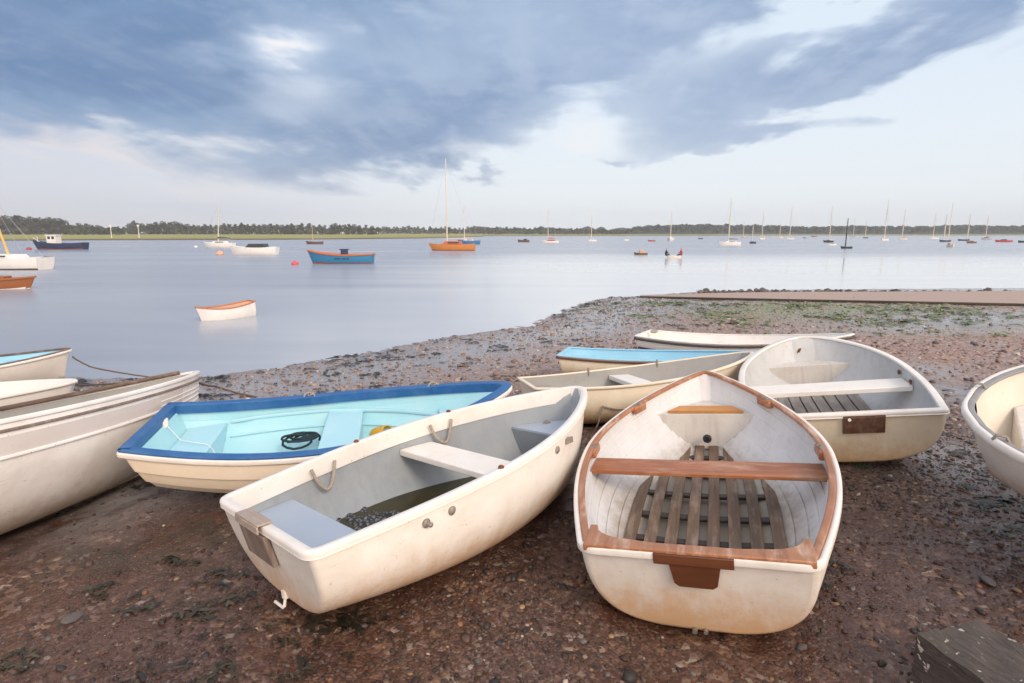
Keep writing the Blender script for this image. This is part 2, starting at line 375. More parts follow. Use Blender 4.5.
# ------------------------------------------------------------------ hull shapes
class Hull:
    def __init__(s, d, planks=0, lap=.006, th=.03, nt=56, nv=15, inner_to=.985, smooth_out=False):
        s.d = d; s.th = th; s.smooth_out = smooth_out
        s.e = Euler((d['roll'], -d['pitch'], d['yaw']))
        s.M = Matrix.Translation((d['X'], d['Y'], d['Z'])) @ s.e.to_matrix().to_4x4()
        if planks:
            vs, ds = [0.0], [0.0]
            for k in range(planks):
                a, b = .12 + .88 * k / planks, .12 + .88 * (k + 1) / planks
                vs += [a + 1e-4, (a + b) / 2, b - 1e-4]; ds += [lap, lap * .5, 0]
            s.vv = np.array(vs); s.dd = np.array(ds)
            s.vv[-1] = 1; s.dd[-1] = 0
        else:
            s.vv = np.linspace(0, 1, nv); s.dd = np.zeros(nv)
        tl = np.linspace(0, 1, nt); s.tt = 1 - (1 - tl) ** 1.3
        s.out = s.section(s.tt, not smooth_out)
        ti = s.tt[(s.tt < inner_to)]
        ti = np.concatenate([[max(.03, th * 1.0) / d['L']], ti[ti > th / d['L'] + .012], [inner_to]])
        S = s.section(ti)
        I = S.copy()
        I[..., 1] = np.maximum(S[..., 1] - th, .004)
        zk, zs = S[:, :1, 2], S[:, -1:, 2]
        I[..., 2] = S[..., 2] + th * (1 - (S[..., 2] - zk) / (zs - zk + 1e-9))
        I[..., 0] -= .02 * np.clip((ti - .9) / .1, 0, 1)[:, None]
        s.inn = I
    def section(s, t, disp=True):
        d = s.d; t = np.asarray(t, float); tm = d['tm']
        b = np.where(t < tm, d['bt'] + (d['bm'] - d['bt']) * np.sin(np.pi / 2 * np.clip(t / tm, 0, 1)),
                     d['bb'] + (d['bm'] - d['bb']) * np.maximum(0, 1 - np.clip((t - tm) / (1 - tm), 0, 1) ** d['pp']) ** d['q'])
        b = np.maximum(b, .03)
        zt, zm, zb = d['zt'], d['zm'], d['zb']
        zs = zt * (t - .45) * (t - 1) / .45 + zm * t * (t - 1) / (.45 * -.55) + zb * t * (t - .45) / .55
        L = d['L']; xg = L * t; xk = d['rt'] + (L - d['rs'] - d['rt']) * t
        zk = d['zks'] * np.clip(1 - t / .5, 0, 1) ** 2 + d['zkb'] * np.clip((t - .5) / .5, 0, 1) ** d['fp']
        th = s.vv * np.pi / 2
        w = t ** 1.5; m = d['ms'] * (1 - w) + d['mb'] * w
        e = (2 / m)[:, None]
        y = b[:, None] * np.sin(th)[None] ** e
        fz = 1 - np.maximum(np.cos(th)[None], 1e-9) ** e
        z = zk[:, None] + (zs - zk)[:, None] * fz
        x = xk[:, None] + (xg - xk)[:, None] * fz
        if disp and s.dd.any():
            dy = np.gradient(y, axis=1); dz = np.gradient(z, axis=1)
            n = np.sqrt(dy ** 2 + dz ** 2) + 1e-9
            fade = np.clip((1 - t) / .12, 0, 1)[:, None]
            y = y + dz / n * s.dd[None] * fade; z = z - dy / n * s.dd[None] * fade
        return np.stack([x, y, z], -1)
    def gun(s, t, side):
        p = s.section(np.array([t]), False)[0, -1]
        return Vector((p[0], p[1] * side, p[2]))
    def skin(s, t, f, side):
        """a point and outward direction on the outer skin, f the fraction of height"""
        S = s.section(np.array([t]), False)[0]
        z = S[0, 2] + f * (S[-1, 2] - S[0, 2])
        return Vector((np.interp(z, S[:, 2], S[:, 0]), side * np.interp(z, S[:, 2], S[:, 1]), z))
    def inner_y(s, x, z):
        xs, ys = [], []
        for row in s.inn:
            if z <= row[0, 2]: xs.append(row[0, 0]); ys.append(0.0); continue
            xs.append(np.interp(z, row[:, 2], row[:, 0])); ys.append(np.interp(z, row[:, 2], row[:, 1]))
        o = np.argsort(xs)
        return float(np.interp(x, np.array(xs)[o], np.array(ys)[o]))
    def bottom(s, x):
        return float(np.interp(x, s.inn[:, 0, 0], s.inn[:, 0, 2]))
    def full(s, S):
        return [[(p[0], -p[1], p[2]) for p in row[::-1]] + [(p[0], p[1], p[2]) for p in row[1:]] for row in S]
    def hull_mesh(s, name, outer, inner, parent, round_edge=.035):
        mb = MB()
        OS = s.out
        if round_edge:          # the corner between side and transom is rounded
            r_ = round_edge; S0 = s.section(np.array([r_ / s.d['L']]), s.dd.any() and not s.smooth_out)[0]
            T = np.gradient(S0[:, 1:], axis=0); nl = np.hypot(T[:, 0], T[:, 1]) + 1e-9
            ny, nz = -T[:, 1] / nl, T[:, 0] / nl
            extra = []
            for ph in np.radians([0, 22.5, 45, 67.5, 90]):
                k_ = r_ * (1 - math.sin(ph)); q = S0.copy(); q[:, 0] += r_ * (1 - math.cos(ph)) - r_
                q[:, 1] = np.maximum(q[:, 1] + ny * k_, 0); q[:, 2] += nz * k_ * (np.arange(len(q)) < len(q) - 1); q[0, 1] = 0
                q[-1, 1] = S0[-1, 1] - k_; extra.append(q)
            OS = np.concatenate([np.array(extra), s.out[s.tt * s.d['L'] > r_ * 1.2]])
        O, I = s.full(OS), s.full(s.inn)
        mb.grid(O, 0); mb.grid(I, 1, flip=True)
        mb.f.append(tuple(range(len(O[0])))); mb.m.append(0)
        mb.add(I[0], [tuple(range(len(I[0]) - 1, -1, -1))], 1)
        mb.add(O[-1], [tuple(range(len(O[0]) - 1, -1, -1))], 0)
        mb.add(I[-1], [tuple(range(len(I[0])))], 1)
        for k in (0, -1):           # the top edge between the two skins
            a = [r_[k] for r_ in O]; b = [r_[k] for r_ in I]
            ax = [p[0] for p in b]
            rows = []
            for p in a:
                i = int(np.argmin([abs(q - p[0]) for q in ax])); rows.append([p, b[i]])
            mb.grid(rows, 0)
        a, b = O[0], I[0]
        mb.add([a[0], a[-1], b[-1], b[0]], [(0, 1, 2, 3)], 0)
        o = mb.build(name, [outer, inner], parent, smooth=32)
        if False:
            n0 = len(O[0]); at_ = o.data.attributes.new('bevel_weight_edge', 'FLOAT', 'EDGE')
            for e in o.data.edges:
                a_, b_ = e.vertices
                if abs(a_ - b_) == 1 and max(a_, b_) < n0: at_.data[e.index].value = 1.0
            bv = o.modifiers.new('round', 'BEVEL'); bv.limit_method = 'WEIGHT'; bv.width = round_edge; bv.segments = 4; bv.use_clamp_overlap = False
        return o
    def path(s, r=.05, rb=.05, n=56, arch=0., gap=None, off=0.):
        """gunwale edge: starboard stern, bow, port stern (and the transom when closed)"""
        t = np.linspace(0, 1, n); S = s.section(t, False)[:, -1]
        st = [Vector((p[0], -p[1], p[2])) for p in S]; po = [Vector((p[0], p[1], p[2])) for p in S[::-1]]
        a, b = po[-1], st[0]
        ntr = 13
        tr = [a.lerp(b, k / ntr) + Vector((0, 0, arch * (1 - (2 * k / ntr - 1) ** 2))) for k in range(1, ntr)]
        loop = st + po + tr
        corners = [(0, r), (n - .5, rb), (2 * n - 1, r)]
        bow = (st[-1] + po[0]) / 2 + Vector((.012, 0, 0))
        loop = st[:-1] + [bow] + po[1:] + tr
        C = [(loop[0].copy(), r), (bow.copy(), rb), (po[-1].copy(), r)]
        for c, rr in C:
            if rr <= 0: continue
            k = len(loop); ic = min(range(k), key=lambda i: (loop[i] - c).length)
            i0 = ic
            while (loop[i0 % k] - c).length < rr: i0 -= 1
            i1 = ic
            while (loop[i1 % k] - c).length < rr: i1 += 1
            p0, p1 = loop[i0 % k], loop[i1 % k]
            q0 = c + (p0 - c).normalized() * rr; q1 = c + (p1 - c).normalized() * rr
            bez = [q0 * (1 - u) ** 2 + c * (2 * u * (1 - u)) + q1 * u ** 2 for u in np.linspace(0, 1, 7)]
            keep = []
            rem = set((j % k) for j in range(i0 + 1, i1))
            start = i0 % k
            order = [(start + 1 + j) % k for j in range(k)]
            new = list(bez) + [loop[j] for j in order if j not in rem]
            loop = new
        return loop
    def open_path(s, halfgap, r=.05, rb=.05, arch=0.):
        """the loop cut open at the middle of the transom, a gap of 2*halfgap left"""
        L = s.path(r, rb, arch=arch)
        on = [i for i, p in enumerate(L) if p.x < .004 and abs(p.y) < halfgap]
        k = len(L)
        i = on[0]
        while (i in on): i = (i + 1) % k
        out = []
        while i not in on:
            out.append(L[i]); i = (i + 1) % k
        z0 = out[0].z
        return [Vector((0, -halfgap, out[0].z))] + out + [Vector((0, halfgap, out[-1].z))]
    def world(s, p): return s.M @ Vector(p)
    def local_at(s, px, py, z):
        o = s.M.inverted() @ Vector((0, 0, HC)); w = s.M.to_3x3().inverted() @ ray(px, py)
        k = (z - o.z) / w.z
        return o + w * k
    def t_at(s, side, px):
        best = None
        for t in np.linspace(0.02, .99, 195):
            q = cam_project(s.world(s.gun(t, side)))
            if best is None or abs(q[0] - px) < best[0]: best = (abs(q[0] - px), t)
        return best[1]

def cam_project(p):
    X, Y, Z = p[0], p[1], p[2] - HC
    c, s_ = math.cos(PITCH), math.sin(PITCH)
    d = Y * c - Z * s_; u = Y * s_ + Z * c
    return CX + FPX * X / d, CY - FPX * u / d

def seat(h, name, mat, parent, x0, x1, z, th=.022, n=8, skew=0, inset=.003, bevel=.004):
    dd = h.d; x0 = max(x0, dd['rt'] * (1 - (z - th - dd['zks']) / (dd['zt'] - dd['zks'])) + h.th + .004) if x0 < .2 else x0
    xs = np.linspace(x0, x1, n)
    ys = [max(h.inner_y(x, z - th * .5) - inset, .01) for x in xs]
    poly = [(x, y) for x, y in zip(xs, ys)] + [(x, -y) for x, y in zip(xs[::-1], ys[::-1])]
    mb = MB(); mb.prism(poly, z - th, z)
    return mb.build(name, mat, parent, smooth=30, bevel=bevel)

def tank(h, mb, x, z, mi=0, sgn=1, rake=0., zmin=None):
    """bulkhead under a seat edge, shaped to the inner skin"""
    zb = h.bottom(x) + .01 if zmin is None else zmin
    zz = np.linspace(z, zb, 12); pts = []
    for q in zz:
        xx = x + rake * (z - q)
        y = h.inner_y(xx, q); pts.append((xx, max(y - .002, .01), q))
    poly = [p for p in pts] + [(p[0], -p[1], p[2]) for p in pts[::-1]]
    n = len(poly)
    back = [(p[0] + sgn * .016, p[1], p[2]) for p in poly]
    mb.add(poly + back, [tuple(range(n)), tuple(range(2 * n - 1, n - 1, -1))] + [(i, (i + 1) % n, n + (i + 1) % n, n + i) for i in range(n)], mi)

def rounded(w, hh, r=.008, n=3):
    """rounded rectangle profile centred on 0"""
    out = []
    for cx_, cy_, a0 in ((w / 2 - r, hh / 2 - r, 0), (-w / 2 + r, hh / 2 - r, 90), (-w / 2 + r, -hh / 2 + r, 180), (w / 2 - r, -hh / 2 + r, 270)):
        for k in range(n + 1):
            a = R(a0 + 90 * k / n); out.append((cx_ + r * math.cos(a), cy_ + r * math.sin(a)))
    return out
def shift(prof, o, u): return [(a + o, b + u) for a, b in prof]

def boat(key, name, label, cat='dinghy', group='dinghies drawn up on the beach', **hk):
    d = FIT[key]; h = Hull(d, **hk)
    root = thing(name, label, cat, (d['X'], d['Y'], d['Z']), h.e, group)
    BEACHED.append(h)
    return h, root

def rope_sag(a, b, sag, n=14, wob=0.0):
    a, b = Vector(a), Vector(b); out = []
    for k in range(n + 1):
        u = k / n; p = a.lerp(b, u); p.z -= sag * 4 * u * (1 - u)
        if wob: p += Vector((random.uniform(-wob, wob), random.uniform(-wob, wob), 0))
        out.append(p)
    return out

BEACHED = []

# ---- the dinghy with the wooden rim, nearest in the middle
h, root = boat('E', 'rowing_dinghy', 'white dinghy with worn wooden rim, wooden thwart and slatted floor, its stern nearest the viewer', planks=8, lap=.010, th=.028, smooth_out=True)
HE = h
h.hull_mesh('hull', M['gel_white'], M['gel_white_in'], root)
lip = shift(rounded(.03, .045, .012), .001, -.012)
mb = MB(); mb.sweep(h.open_path(.17, .06, .05), lip); mb.build('rim', M['grp_white'], root)
inw = shift(rounded(.036, .028, .008), -.031, .004)
mb = MB(); mb.sweep(h.path(.05, .05), inw, closed=True); inwale = mb.build('inwale', M['wood_rim'], root)
zt = h.d['zt']
mb = MB(); yb = h.d['bt']        # transom capping with rounded knees at its corners
W_ = yb - .012
poly = [(-.012, -W_), (-.012, W_)] + [(.20, W_ + .006)] + [(.20 - .125 * math.sin(a), W_ - .03 - .16 * (1 - math.cos(a))) for a in np.linspace(0, math.pi / 2, 8)] + \
       [(.058, y) for y in np.linspace(W_ - .3, -W_ + .3, 6)] + [(.20 - .125 * math.sin(a), -(W_ - .03 - .16 * (1 - math.cos(a)))) for a in np.linspace(math.pi / 2, 0, 8)] + [(.20, -W_ - .006)]
poly = [(x, y) for x, y in poly]
slope = (h.gun(.08, 1).z - h.gun(0, 1).z) / (.08 * h.d['L'])
mb.prism(poly[::-1], lambda x, y: zt + slope * x - .014, lambda x, y: zt + slope * x + .021)
mb.build('transom_cap', M['wood_rim'], root, bevel=.006)
mb = MB(); mb.box((-.014, -.0, zt - .018), (.018, .34, .05)); mb.build('transom_strip', M['wood_dark'], root, bevel=.004)
# outboard pad on the transom
mb = MB(); x_at = lambda z: h.d['rt'] * (1 - (z - h.d['zks']) / (zt - h.d['zks']))
pad = [(.105, zt - .03), (.088, zt - .155), (.07, zt - .172), (-.07, zt - .172), (-.088, zt - .155), (-.105, zt - .03)]
vs = [(x_at(z) - .004, y - .005, z) for y, z in pad] + [(x_at(z) - .03, y - .005, z) for y, z in pad]
n = len(pad); mb.add(vs, [tuple(range(n)), tuple(range(2 * n - 1, n - 1, -1))] + [(i, (i + 1) % n, n + (i + 1) % n, n + i) for i in range(n)])
mb.build('transom_pad', M['wood_dark'], root, bevel=.005)
# thwart
mb = MB(); zth = .36
y0 = h.inner_y(1.25, zth) - .004
mb.box((1.25, 0, zth - .013), (.205, 2 * y0, .028)); mb.build('thwart', M['wood_var'], root, bevel=.006)
# bow seat with orange board
seat(h, 'bow_seat', M['bow_white'], root, 2.17, 2.56, .385, .02, n=12)
mb = MB(); tank(h, mb, 2.165, .384, 0, 1, rake=-.02); mb.build('bow_tank', M['bow_white'], root)
mb = MB(); mb.prism([(2.185, -.285), (2.185, .285), (2.31, .20), (2.31, -.20)], .388, .408); mb.build('bow_board', M['wood_orange'], root, bevel=.003)
mb = MB(); mb.lathe([(0, .0), (.03, 0), (.034, .012), (.03, .03), (.018, .034), (.016, .012), (0, .012)], (2.10, -.01, .21), (-1, 0, .25)); mb.build('drain_plug', M['rubber'], root)
# floorboards
mb = MB()
for k in range(8):
    y = -.40 + k * .1143
    end = 2.0 if abs(y) > .3 else (2.12 if abs(y) > .2 else 2.16)
    if k in (0, 7): end = 1.72
    xs = np.linspace(.30, end, 14)
    pts = []
    for x in xs:
        f = 1.04 - .16 * max(0, (x - 1.25)) ** 1.3
        yy = y * f
        pts.append((x, yy, max(.085 + .02 * abs(y), h.bottom(x) + .03 + .10 * yy * yy)))
    mb.sweep(pts, rounded(.070, .016, .003, 1))
slats = mb.build('floorboards', M['wood_grey'], root, smooth=25)
mb = MB()
for xb in (.55, .83, 1.12, 1.42, 1.75, 2.02):
    w = .45 - .14 * max(0, xb - 1.3)
    mb.sweep([(xb, y, max(.066, h.bottom(xb) + .014) + .1 * y * y) for y in np.linspace(-w, w, 9)], rounded(.05, .022, .004, 1))
mb.build('floor_batten', M['wood_batten'], root)
# rowlock blocks
for sd, px in ((1, 588), (-1, 829), (1, 634), (-1, 771)):
    t = h.t_at(sd, px); g = h.gun(t, sd); tan = (h.gun(t + .02, sd) - h.gun(t - .02, sd)); a = math.atan2(tan.y, tan.x)
    inn = Vector((math.sin(a), -math.cos(a), 0)) * sd
    c = g + inn * .05 + Vector((0, 0, -.018))
    mb = MB(); mb.box(c, (.15, .04, .06), 0, a); blk = mb.build('rowlock_block', M['wood_var'], root, bevel=.014)
    mb = MB(); mb.box(c + Vector((0, 0, .033)) - inn * .012, (.07, .035, .006), 0, a); mb.lathe([(.006, 0), (.015, 0), (.015, .009), (.006, .009)], c + Vector((0, 0, .034)), (0, 0, 1)); mb.build('socket', M['steel'], blk)
mb = MB(); g = h.gun(1, 1); mb.tube([(g.x - .06, 0, g.z - .06), (g.x - .075, .012, g.z - .09), (g.x - .085, 0, g.z - .12), (g.x - .075, -.012, g.z - .09)], .006, closed=True); mb.box((g.x - .05, 0, g.z - .055), (.03, .03, .03)); mb.build('bow_ring', M['steel'], root)
mb = MB(); mb.lathe([(0, 0), (.012, 0), (.012, .02), (0, .02)], (.14, .02, .03), (-1, 0, 0)); mb.lathe([(0, 0), (.010, 0), (.010, .02), (0, .02)], (.14, -.03, .032), (-1, 0, 0)); mb.build('drain', M['steel'], root)

# ---- the grey-lined dinghy with rainwater in it
h, root = boat('D', 'rowing_dinghy', 'cream white dinghy with grey interior, rope loops and murky rainwater lying in it', th=.032)
HD = h
h.hull_mesh('hull', M['gel_white'], M['gel_grey_in'], root)
mb = MB()
mb.sweep(h.path(.07, .09), [(.012, -.024), (.015, -.008), (.011, .006), (.002, .011), (-.026, .010), (-.037, .003), (-.046, -.10), (-.040, -.105), (-.030, -.10), (-.020, -.02), (.002, -.012), (.006, -.024), (.014, -.028)], closed=True)
mb.build('rim', M['grp_white'], root, smooth=50)
seat(h, 'thwart', M['seat_white'], root, 1.20, 1.45, .47, .045, bevel=.008)
mb = MB(); xs = np.linspace(.04, .40, 6)
seat(h, 'stern_seat', M['seat_grey'], root, .045, .40, .40, .02)
mb = MB(); tank(h, mb, .395, .385, 0, -1); mb.build('stern_tank', M['seat_grey_dark'], root)
seat(h, 'bow_seat', M['seat_grey'], root, 2.05, 2.44, .46, .02, n=12)
mb = MB(); tank(h, mb, 2.045, .445, 0, 1, rake=.1); mb.build('bow_tank', M['seat_grey_dark'], root)
# rainwater: level in the world, cut to the inside of the tilted hull
def bilge(h, level, x0, x1):
    rows = []
    for row in h.full(h.inn):
        if not (x0 <= row[len(row) // 2][0] <= x1): continue
        W = [h.world(p) for p in row]
        below = [i for i, p in enumerate(W) if p.z < level]
        if not below: continue
        i0, i1 = below[0], below[-1]
        if i0 == 0 or i1 == len(W) - 1: continue
        def cut(a, b):
            f = (level - W[a].z) / (W[b].z - W[a].z); return Vector(row[a]).lerp(Vector(row[b]), f)
        a, b = cut(i0 - 1, i0), cut(i1 + 1, i1)
        rows.append([a.lerp(b, k / 8) for k in range(9)])
    return rows
lev = h.world((1.0, .1, .155)).z
mb = MB(); mb.grid(bilge(h, lev, .40, 2.06))
n = NT('murky_rainwater'); n.base((.035, .032, .014)); n.rough(.04); n.b.inputs['IOR'].default_value = 1.33
v = n.coord('Object'); n.bump(n.noise(v, 5, 2), .05, .01)
n.base(n.mix(n.noise(v, 2.5, 3), (.02, .02, .012), (.07, .06, .022)))
M['murk'] = n.m
mb.build('bilge_water', M['murk'], root, label='murky brown rainwater lying in the bottom')
# outboard pad, notch plate
x_at = lambda z: h.d['rt'] * (1 - (z - h.d['zks']) / (h.d['zt'] - h.d['zks']))
zt = h.d['zt']
def trans_plate(mb, h, y0, y1, z0, z1, t, gap=.004):
    xa = lambda z: h.d['rt'] * (1 - (z - h.d['zks']) / (h.d['zt'] - h.d['zks']))
    q = [(y0, z0), (y1, z0), (y1, z1), (y0, z1)]
    vs = [(xa(z) - gap, y, z) for y, z in q] + [(xa(z) - gap - t, y, z) for y, z in q]
    mb.add(vs, [(0, 1, 2, 3), (7, 6, 5, 4), (0, 4, 5, 1), (1, 5, 6, 2), (2, 6, 7, 3), (3, 7, 4, 0)])
mb = MB(); trans_plate(mb, h, -.10, .20, zt - .20, zt - .036, .028); mb.build('transom_pad', M['wood_pad'], root, bevel=.004)
mb = MB(); mb.box((.0, .05, zt + .020), (.075, .27, .010)); mb.box((-.036, .05, zt - .002), (.010, .27, .036)); mb.build('clamp_board', M['wood_pale'], root, bevel=.003)
# rope loops and fittings along the port gunwale
for pa, pb in ((306, 328), (424, 444)):
    a, b = [h.gun(h.t_at(1, p), 1) for p in (pa, pb)]
    ya = Vector((0, -.062, -.03))
    a2, b2 = a + ya, b + ya
    pth = [a2 + (b2 - a2) * u + Vector((0, -.012 - .03 * math.sin(math.pi * u), -.15 * math.sin(math.pi * u) ** .8)) for u in np.linspace(0, 1, 15)]
    mb = MB(); mb.tube(pth, .011, 8); mb.build('rope_loop', M['rope'], root)
for sd, px, f, kind in ((-1, 424, .85, 0), (-1, 451, .86, 1), (-1, 557, .86, 1), (-1, 568, .86, 2)):
    t = h.t_at(sd, px); p = h.skin(t, f, sd); nrm = Vector((0.15, sd * 1, -.1)).normalized()
    mb = MB(); mb.lathe([(0, -.005), (.021, -.005), (.024, .006), (.016, .012), (.008, .015), (0, .015)], p, nrm)
    if kind == 0: mb.lathe([(0, 0), (.013, 0), (.013, .026), (.008, .03), (0, .03)], p + nrm * .01, nrm, 6)
    if kind == 2: mb.box(p + nrm * .012, (.07, .012, .035))
    mb.build('rowlock_fitting', M['steel'], root)
for sd, px in ((1, 355), (1, 447), (-1, 503)):
    t = h.t_at(sd, px); g = h.gun(t, sd)
    mb = MB(); mb.lathe([(0, -.01), (.016, -.01), (.018, .004), (.010, .012), (0, .014)], g + Vector((0, -sd * .012, .012)), (0, 0, 1)); mb.build('rusty_bolt', M['rust'], root)
mb = MB(); p = h.inn[-4][-4]; mb.lathe([(.008, 0), (.03, 0), (.032, .012), (.012, .014), (.008, .004)], (p[0] - .10, p[1] + .03, p[2] + .05), (-.6, -.8, 0)); mb.build('bow_eye', M['steel'], root)
mb = MB(); mb.lathe([(0, 0), (.06, 0), (.066, .012), (.03, .02), (.025, .012), (0, .012)], (2.02, -.16, .30), (-1, 0, .1), 18); mb.build('hatch_cap', M['bow_white'], root)
mb = MB(); kx = h.d['rt']; mb.tube([(kx + .0, .0, .14), (kx - .015, .0, .075), (kx - .018, .01, .066), (kx - .02, .10, .066)], .008); mb.box((kx - .004, .0, .135), (.024, .03, .04)); mb.build('drain_bracket', M['seat_white'], root)

# net mats lying in the bottom
def net_mat():
    n = NT('black_netting'); v = n.coord('Object', (38, 38, 38))
    w = n.node('ShaderNodeTexVoronoi'); w.inputs['Scale'].default_value = 1; w.feature = 'DISTANCE_TO_EDGE'; n.link(v, w.inputs['Vector'])
    f = n.ramp(w.outputs['Distance'], [(.1, 0.), (.22, 1.)])
    n.base(n.mix(f, (.02, .02, .022), (.16, .17, .18))); n.rough(.6); n.bump(n.math('SUBTRACT', 1, w.outputs['Distance']), .8, .01)
    return n.m
M['net'] = net_mat()
def crumpled(name, label, h, cx_, cy_, w, d_, z, cat='netting'):
    G = []
    nx, ny = 26, 16
    base = h.world((cx_, cy_, z))
    for i in range(nx + 1):
        row = []
        for j in range(ny + 1):
            u, v_ = i / nx - .5, j / ny - .5
            x = cx_ + u * w + .03 * math.sin(9 * v_ + 2); y = cy_ + v_ * d_ + .025 * math.sin(8 * u)
            zz = z + .018 * math.sin(17 * u + 5 * v_) * math.cos(11 * v_) + .012 * math.sin(31 * u - 9 * v_)
            row.append(h.world((x, y, zz)) - base)
        G.append(row)
    mb = MB(); mb.grid(G)
    o = mb.build(name, M['net'], None, smooth=60)
    o.location = base
    s_ = o.modifiers.new('thickness', 'SOLIDIFY'); s_.thickness = .012
    return tag(o, label, cat)
crumpled('netting', 'heap of black netting in rainwater beside the grey stern seat', h, .66, .24, .46, .52, .178)
crumpled('netting', 'scrap of dark netting on the grey floor ahead of the white thwart', h, 1.85, -.02, .22, .26, .16)

# ---- the blue dinghy
h, root = boat('C', 'rowing_dinghy', 'cream dinghy with royal blue rim and light blue interior', planks=5, lap=.015, th=.034)
HCB = h
h.hull_mesh('hull', M['cream_plank'], M['aqua'], root)
mb = MB(); mb.sweep(h.path(.02, .05), shift(rounded(.034, .04, .012), .004, -.024), closed=True); mb.build('rubbing_strake', M['grp_white'], root)
mb = MB(); mb.sweep(h.path(.012, .05), [(.010, -.003), (.013, .008), (.008, .014), (-.062, .014), (-.068, .008), (-.060, -.066), (-.044, -.066), (-.046, -.003)], closed=True)
mb.build('rim', M['blue'], root)
def boxseat(h, x0, x1, z, mat, parent, name):
    o = seat(h, name, mat, parent, x0, x1, z, .02)
    mb = MB()
    if x0 > .1: tank(h, mb, x0 + .004, z - .02, 0, 1)
    tank(h, mb, x1 - .004, z - .02, 0, -1)
    mb.build('seat_front', mat, o)
    return o
boxseat(h, .035, .42, .30, M['aqua_seat'], root, 'stern_seat')
boxseat(h, 1.24, 1.54, .30, M['aqua_seat'], root, 'thwart')
boxseat(h, 2.2, 2.6, .36, M['aqua_seat'], root, 'bow_seat')
mb = MB()
for sd in (-1, 1):
    mb.sweep([(x, sd * (h.inner_y(x, .31) - .012), .31) for x in np.linspace(.45, 2.2, 20)][::sd], rounded(.03, .03, .008))
    mb.sweep([(x, sd * (h.inner_y(x, .2) - .008), .2) for x in np.linspace(.45, 2.2, 20)][::sd], rounded(.02, .02, .008))
mb.build('side_rib', M['aqua_seat'], root)
g = h.gun(0, 1)
kp = Vector((.06, .16, h.d['zt'] - .05))
mb = MB()
for k in range(3):
    mb.tube([kp + Vector((.015 * math.sin(a * 1.0 + k), .032 * math.cos(a + k), .028 * math.sin(a * 2 + k))) for a in np.linspace(0, 2 * math.pi, 14)[:-1]], .012, 6, closed=True)
kn = mb.build('line_knot', M['grp_white'], root)
mb = MB(); mb.tube([kp, Vector((.18, .1, .325)), Vector((.40, .0, .315)), Vector((.44, -.02, .28)), Vector((.50, -.06, .12)), Vector((.56, -.12, .09))], .0028, 6); mb.build('stern_line', M['seat_white'], root)
for px in (308, 431):
    t = h.t_at(1, px); g = h.gun(t, 1)
    mb = MB()
    for k in range(4):
        mb.tube([g + Vector((.03 * math.cos(a + k) + .01 * k, -.02 + .03 * math.sin(a * 1.5), .012 + .02 * math.sin(a + 2 * k))) for a in np.linspace(0, 5, 12)], .007, 6)
    mb.build('rowlock_lashing', M['rope'], root)
def rope_coil(name, label, h, c, mat, turns=4, r=.11, thick=.007):
    base = h.world(c); pts = []
    for k in range(turns * 14):
        a = 2 * math.pi * k / 14; rr = r * (.55 + .45 * math.sin(a * .37 + 1) ** 2)
        pts.append(Vector((rr * math.cos(a) * 1.3 + .04 * math.sin(a * .31), rr * math.sin(a) + .03 * math.cos(a * .23), .012 + .06 * abs(math.sin(a * .29)) + .004 * k / 14)))
    pts += [pts[-1] + Vector((-.05 * k, .03 * math.sin(k), -.006 * k)) for k in range(1, 6)]
    mb = MB(); mb.tube(pts, thick, 7)
    o = mb.build(name, mat, None); o.location = base; o.rotation_euler = h.e
    return tag(o, label, 'rope')
rope_coil('rope_coil', 'tangled dark teal rope on the floor of the blue dinghy', h, h.local_at(302, 444, .17), M['rope_dark'], 4, .12, .010)
b0 = h.world(h.local_at(376, 440, .08))
bl = thing('bailer', 'yellow plastic bailer in the blue dinghy behind its thwart', 'bailer', b0, Euler((0.5, .5, .6))); bl.scale = (.78, .78, .78)
mb = MB(); mb.lathe([(0, -.09), (.075, -.09), (.085, -.07), (.095, .11), (.088, .11), (.078, -.06), (0, -.07)], (0, 0, .09), (.3, -.5, .8), 16); mb.build('tub', M['yellow'], bl)
mb = MB(); mb.tube([(.08, .0, .08), (.14, .02, .10), (.15, .03, .15), (.11, .0, .18)], .012); mb.build('handle', M['yellow'], bl)

# ---- right-hand dinghy with the plank floor
h, root = boat('F', 'rowing_dinghy', 'cream dinghy with pale grey interior, plank floor and brown plate on its transom', th=.03)
HF = h
h.hull_mesh('hull', M['gel_cream'], M['gel_grey_pale'], root)
mb = MB(); mb.sweep(h.path(.03, .08), [(.012, -.02), (.016, -.008), (.012, .005), (.004, .011), (-.036, .009), (-.042, -.004), (-.034, -.012), (-.002, -.01), (.006, -.022), (.018, -.026)], closed=True)
mb.build('rim', M['grp_white'], root, smooth=50)
seat(h, 'thwart', M['seat_white'], root, 1.03, 1.30, .37, .05, bevel=.008)
seat(h, 'bow_seat', M['bow_white'], root, 1.95, 2.26, .37, .02, n=12)
mb = MB(); tank(h, mb, 1.945, .352, 0, 1, zmin=.12); mb.build('bow_tank', M['bow_white'], root)
mb = MB()
for k in range(8):
    y = .42 - k * .108
    mb.sweep([(x, y, max(.115, h.bottom(x) + .05)) for x in np.linspace(.3, 1.93, 10)], rounded(.096, .018, .003, 1))
mb.build('floorboards', M['wood_deck'], root, smooth=25)
mb = MB()
for xb in (.5, 1.0, 1.5): mb.box((xb, 0, .085), (.05, .8, .03))
mb.build('floor_batten', M['wood_batten'], root)
mb = MB(); zt = h.d['zt']; trans_plate(mb, h, -.20, .08, zt - .165, zt - .012, .02); pl = mb.build('transom_plate', M['plate_brown'], root, bevel=.003)
mb = MB(); mb.lathe([(0, 0), (.012, 0), (.012, .006), (0, .006)], (-.02, .04, zt - .04), (-1, 0, .2)); mb.build('bolt_head', M['seat_white'], pl)
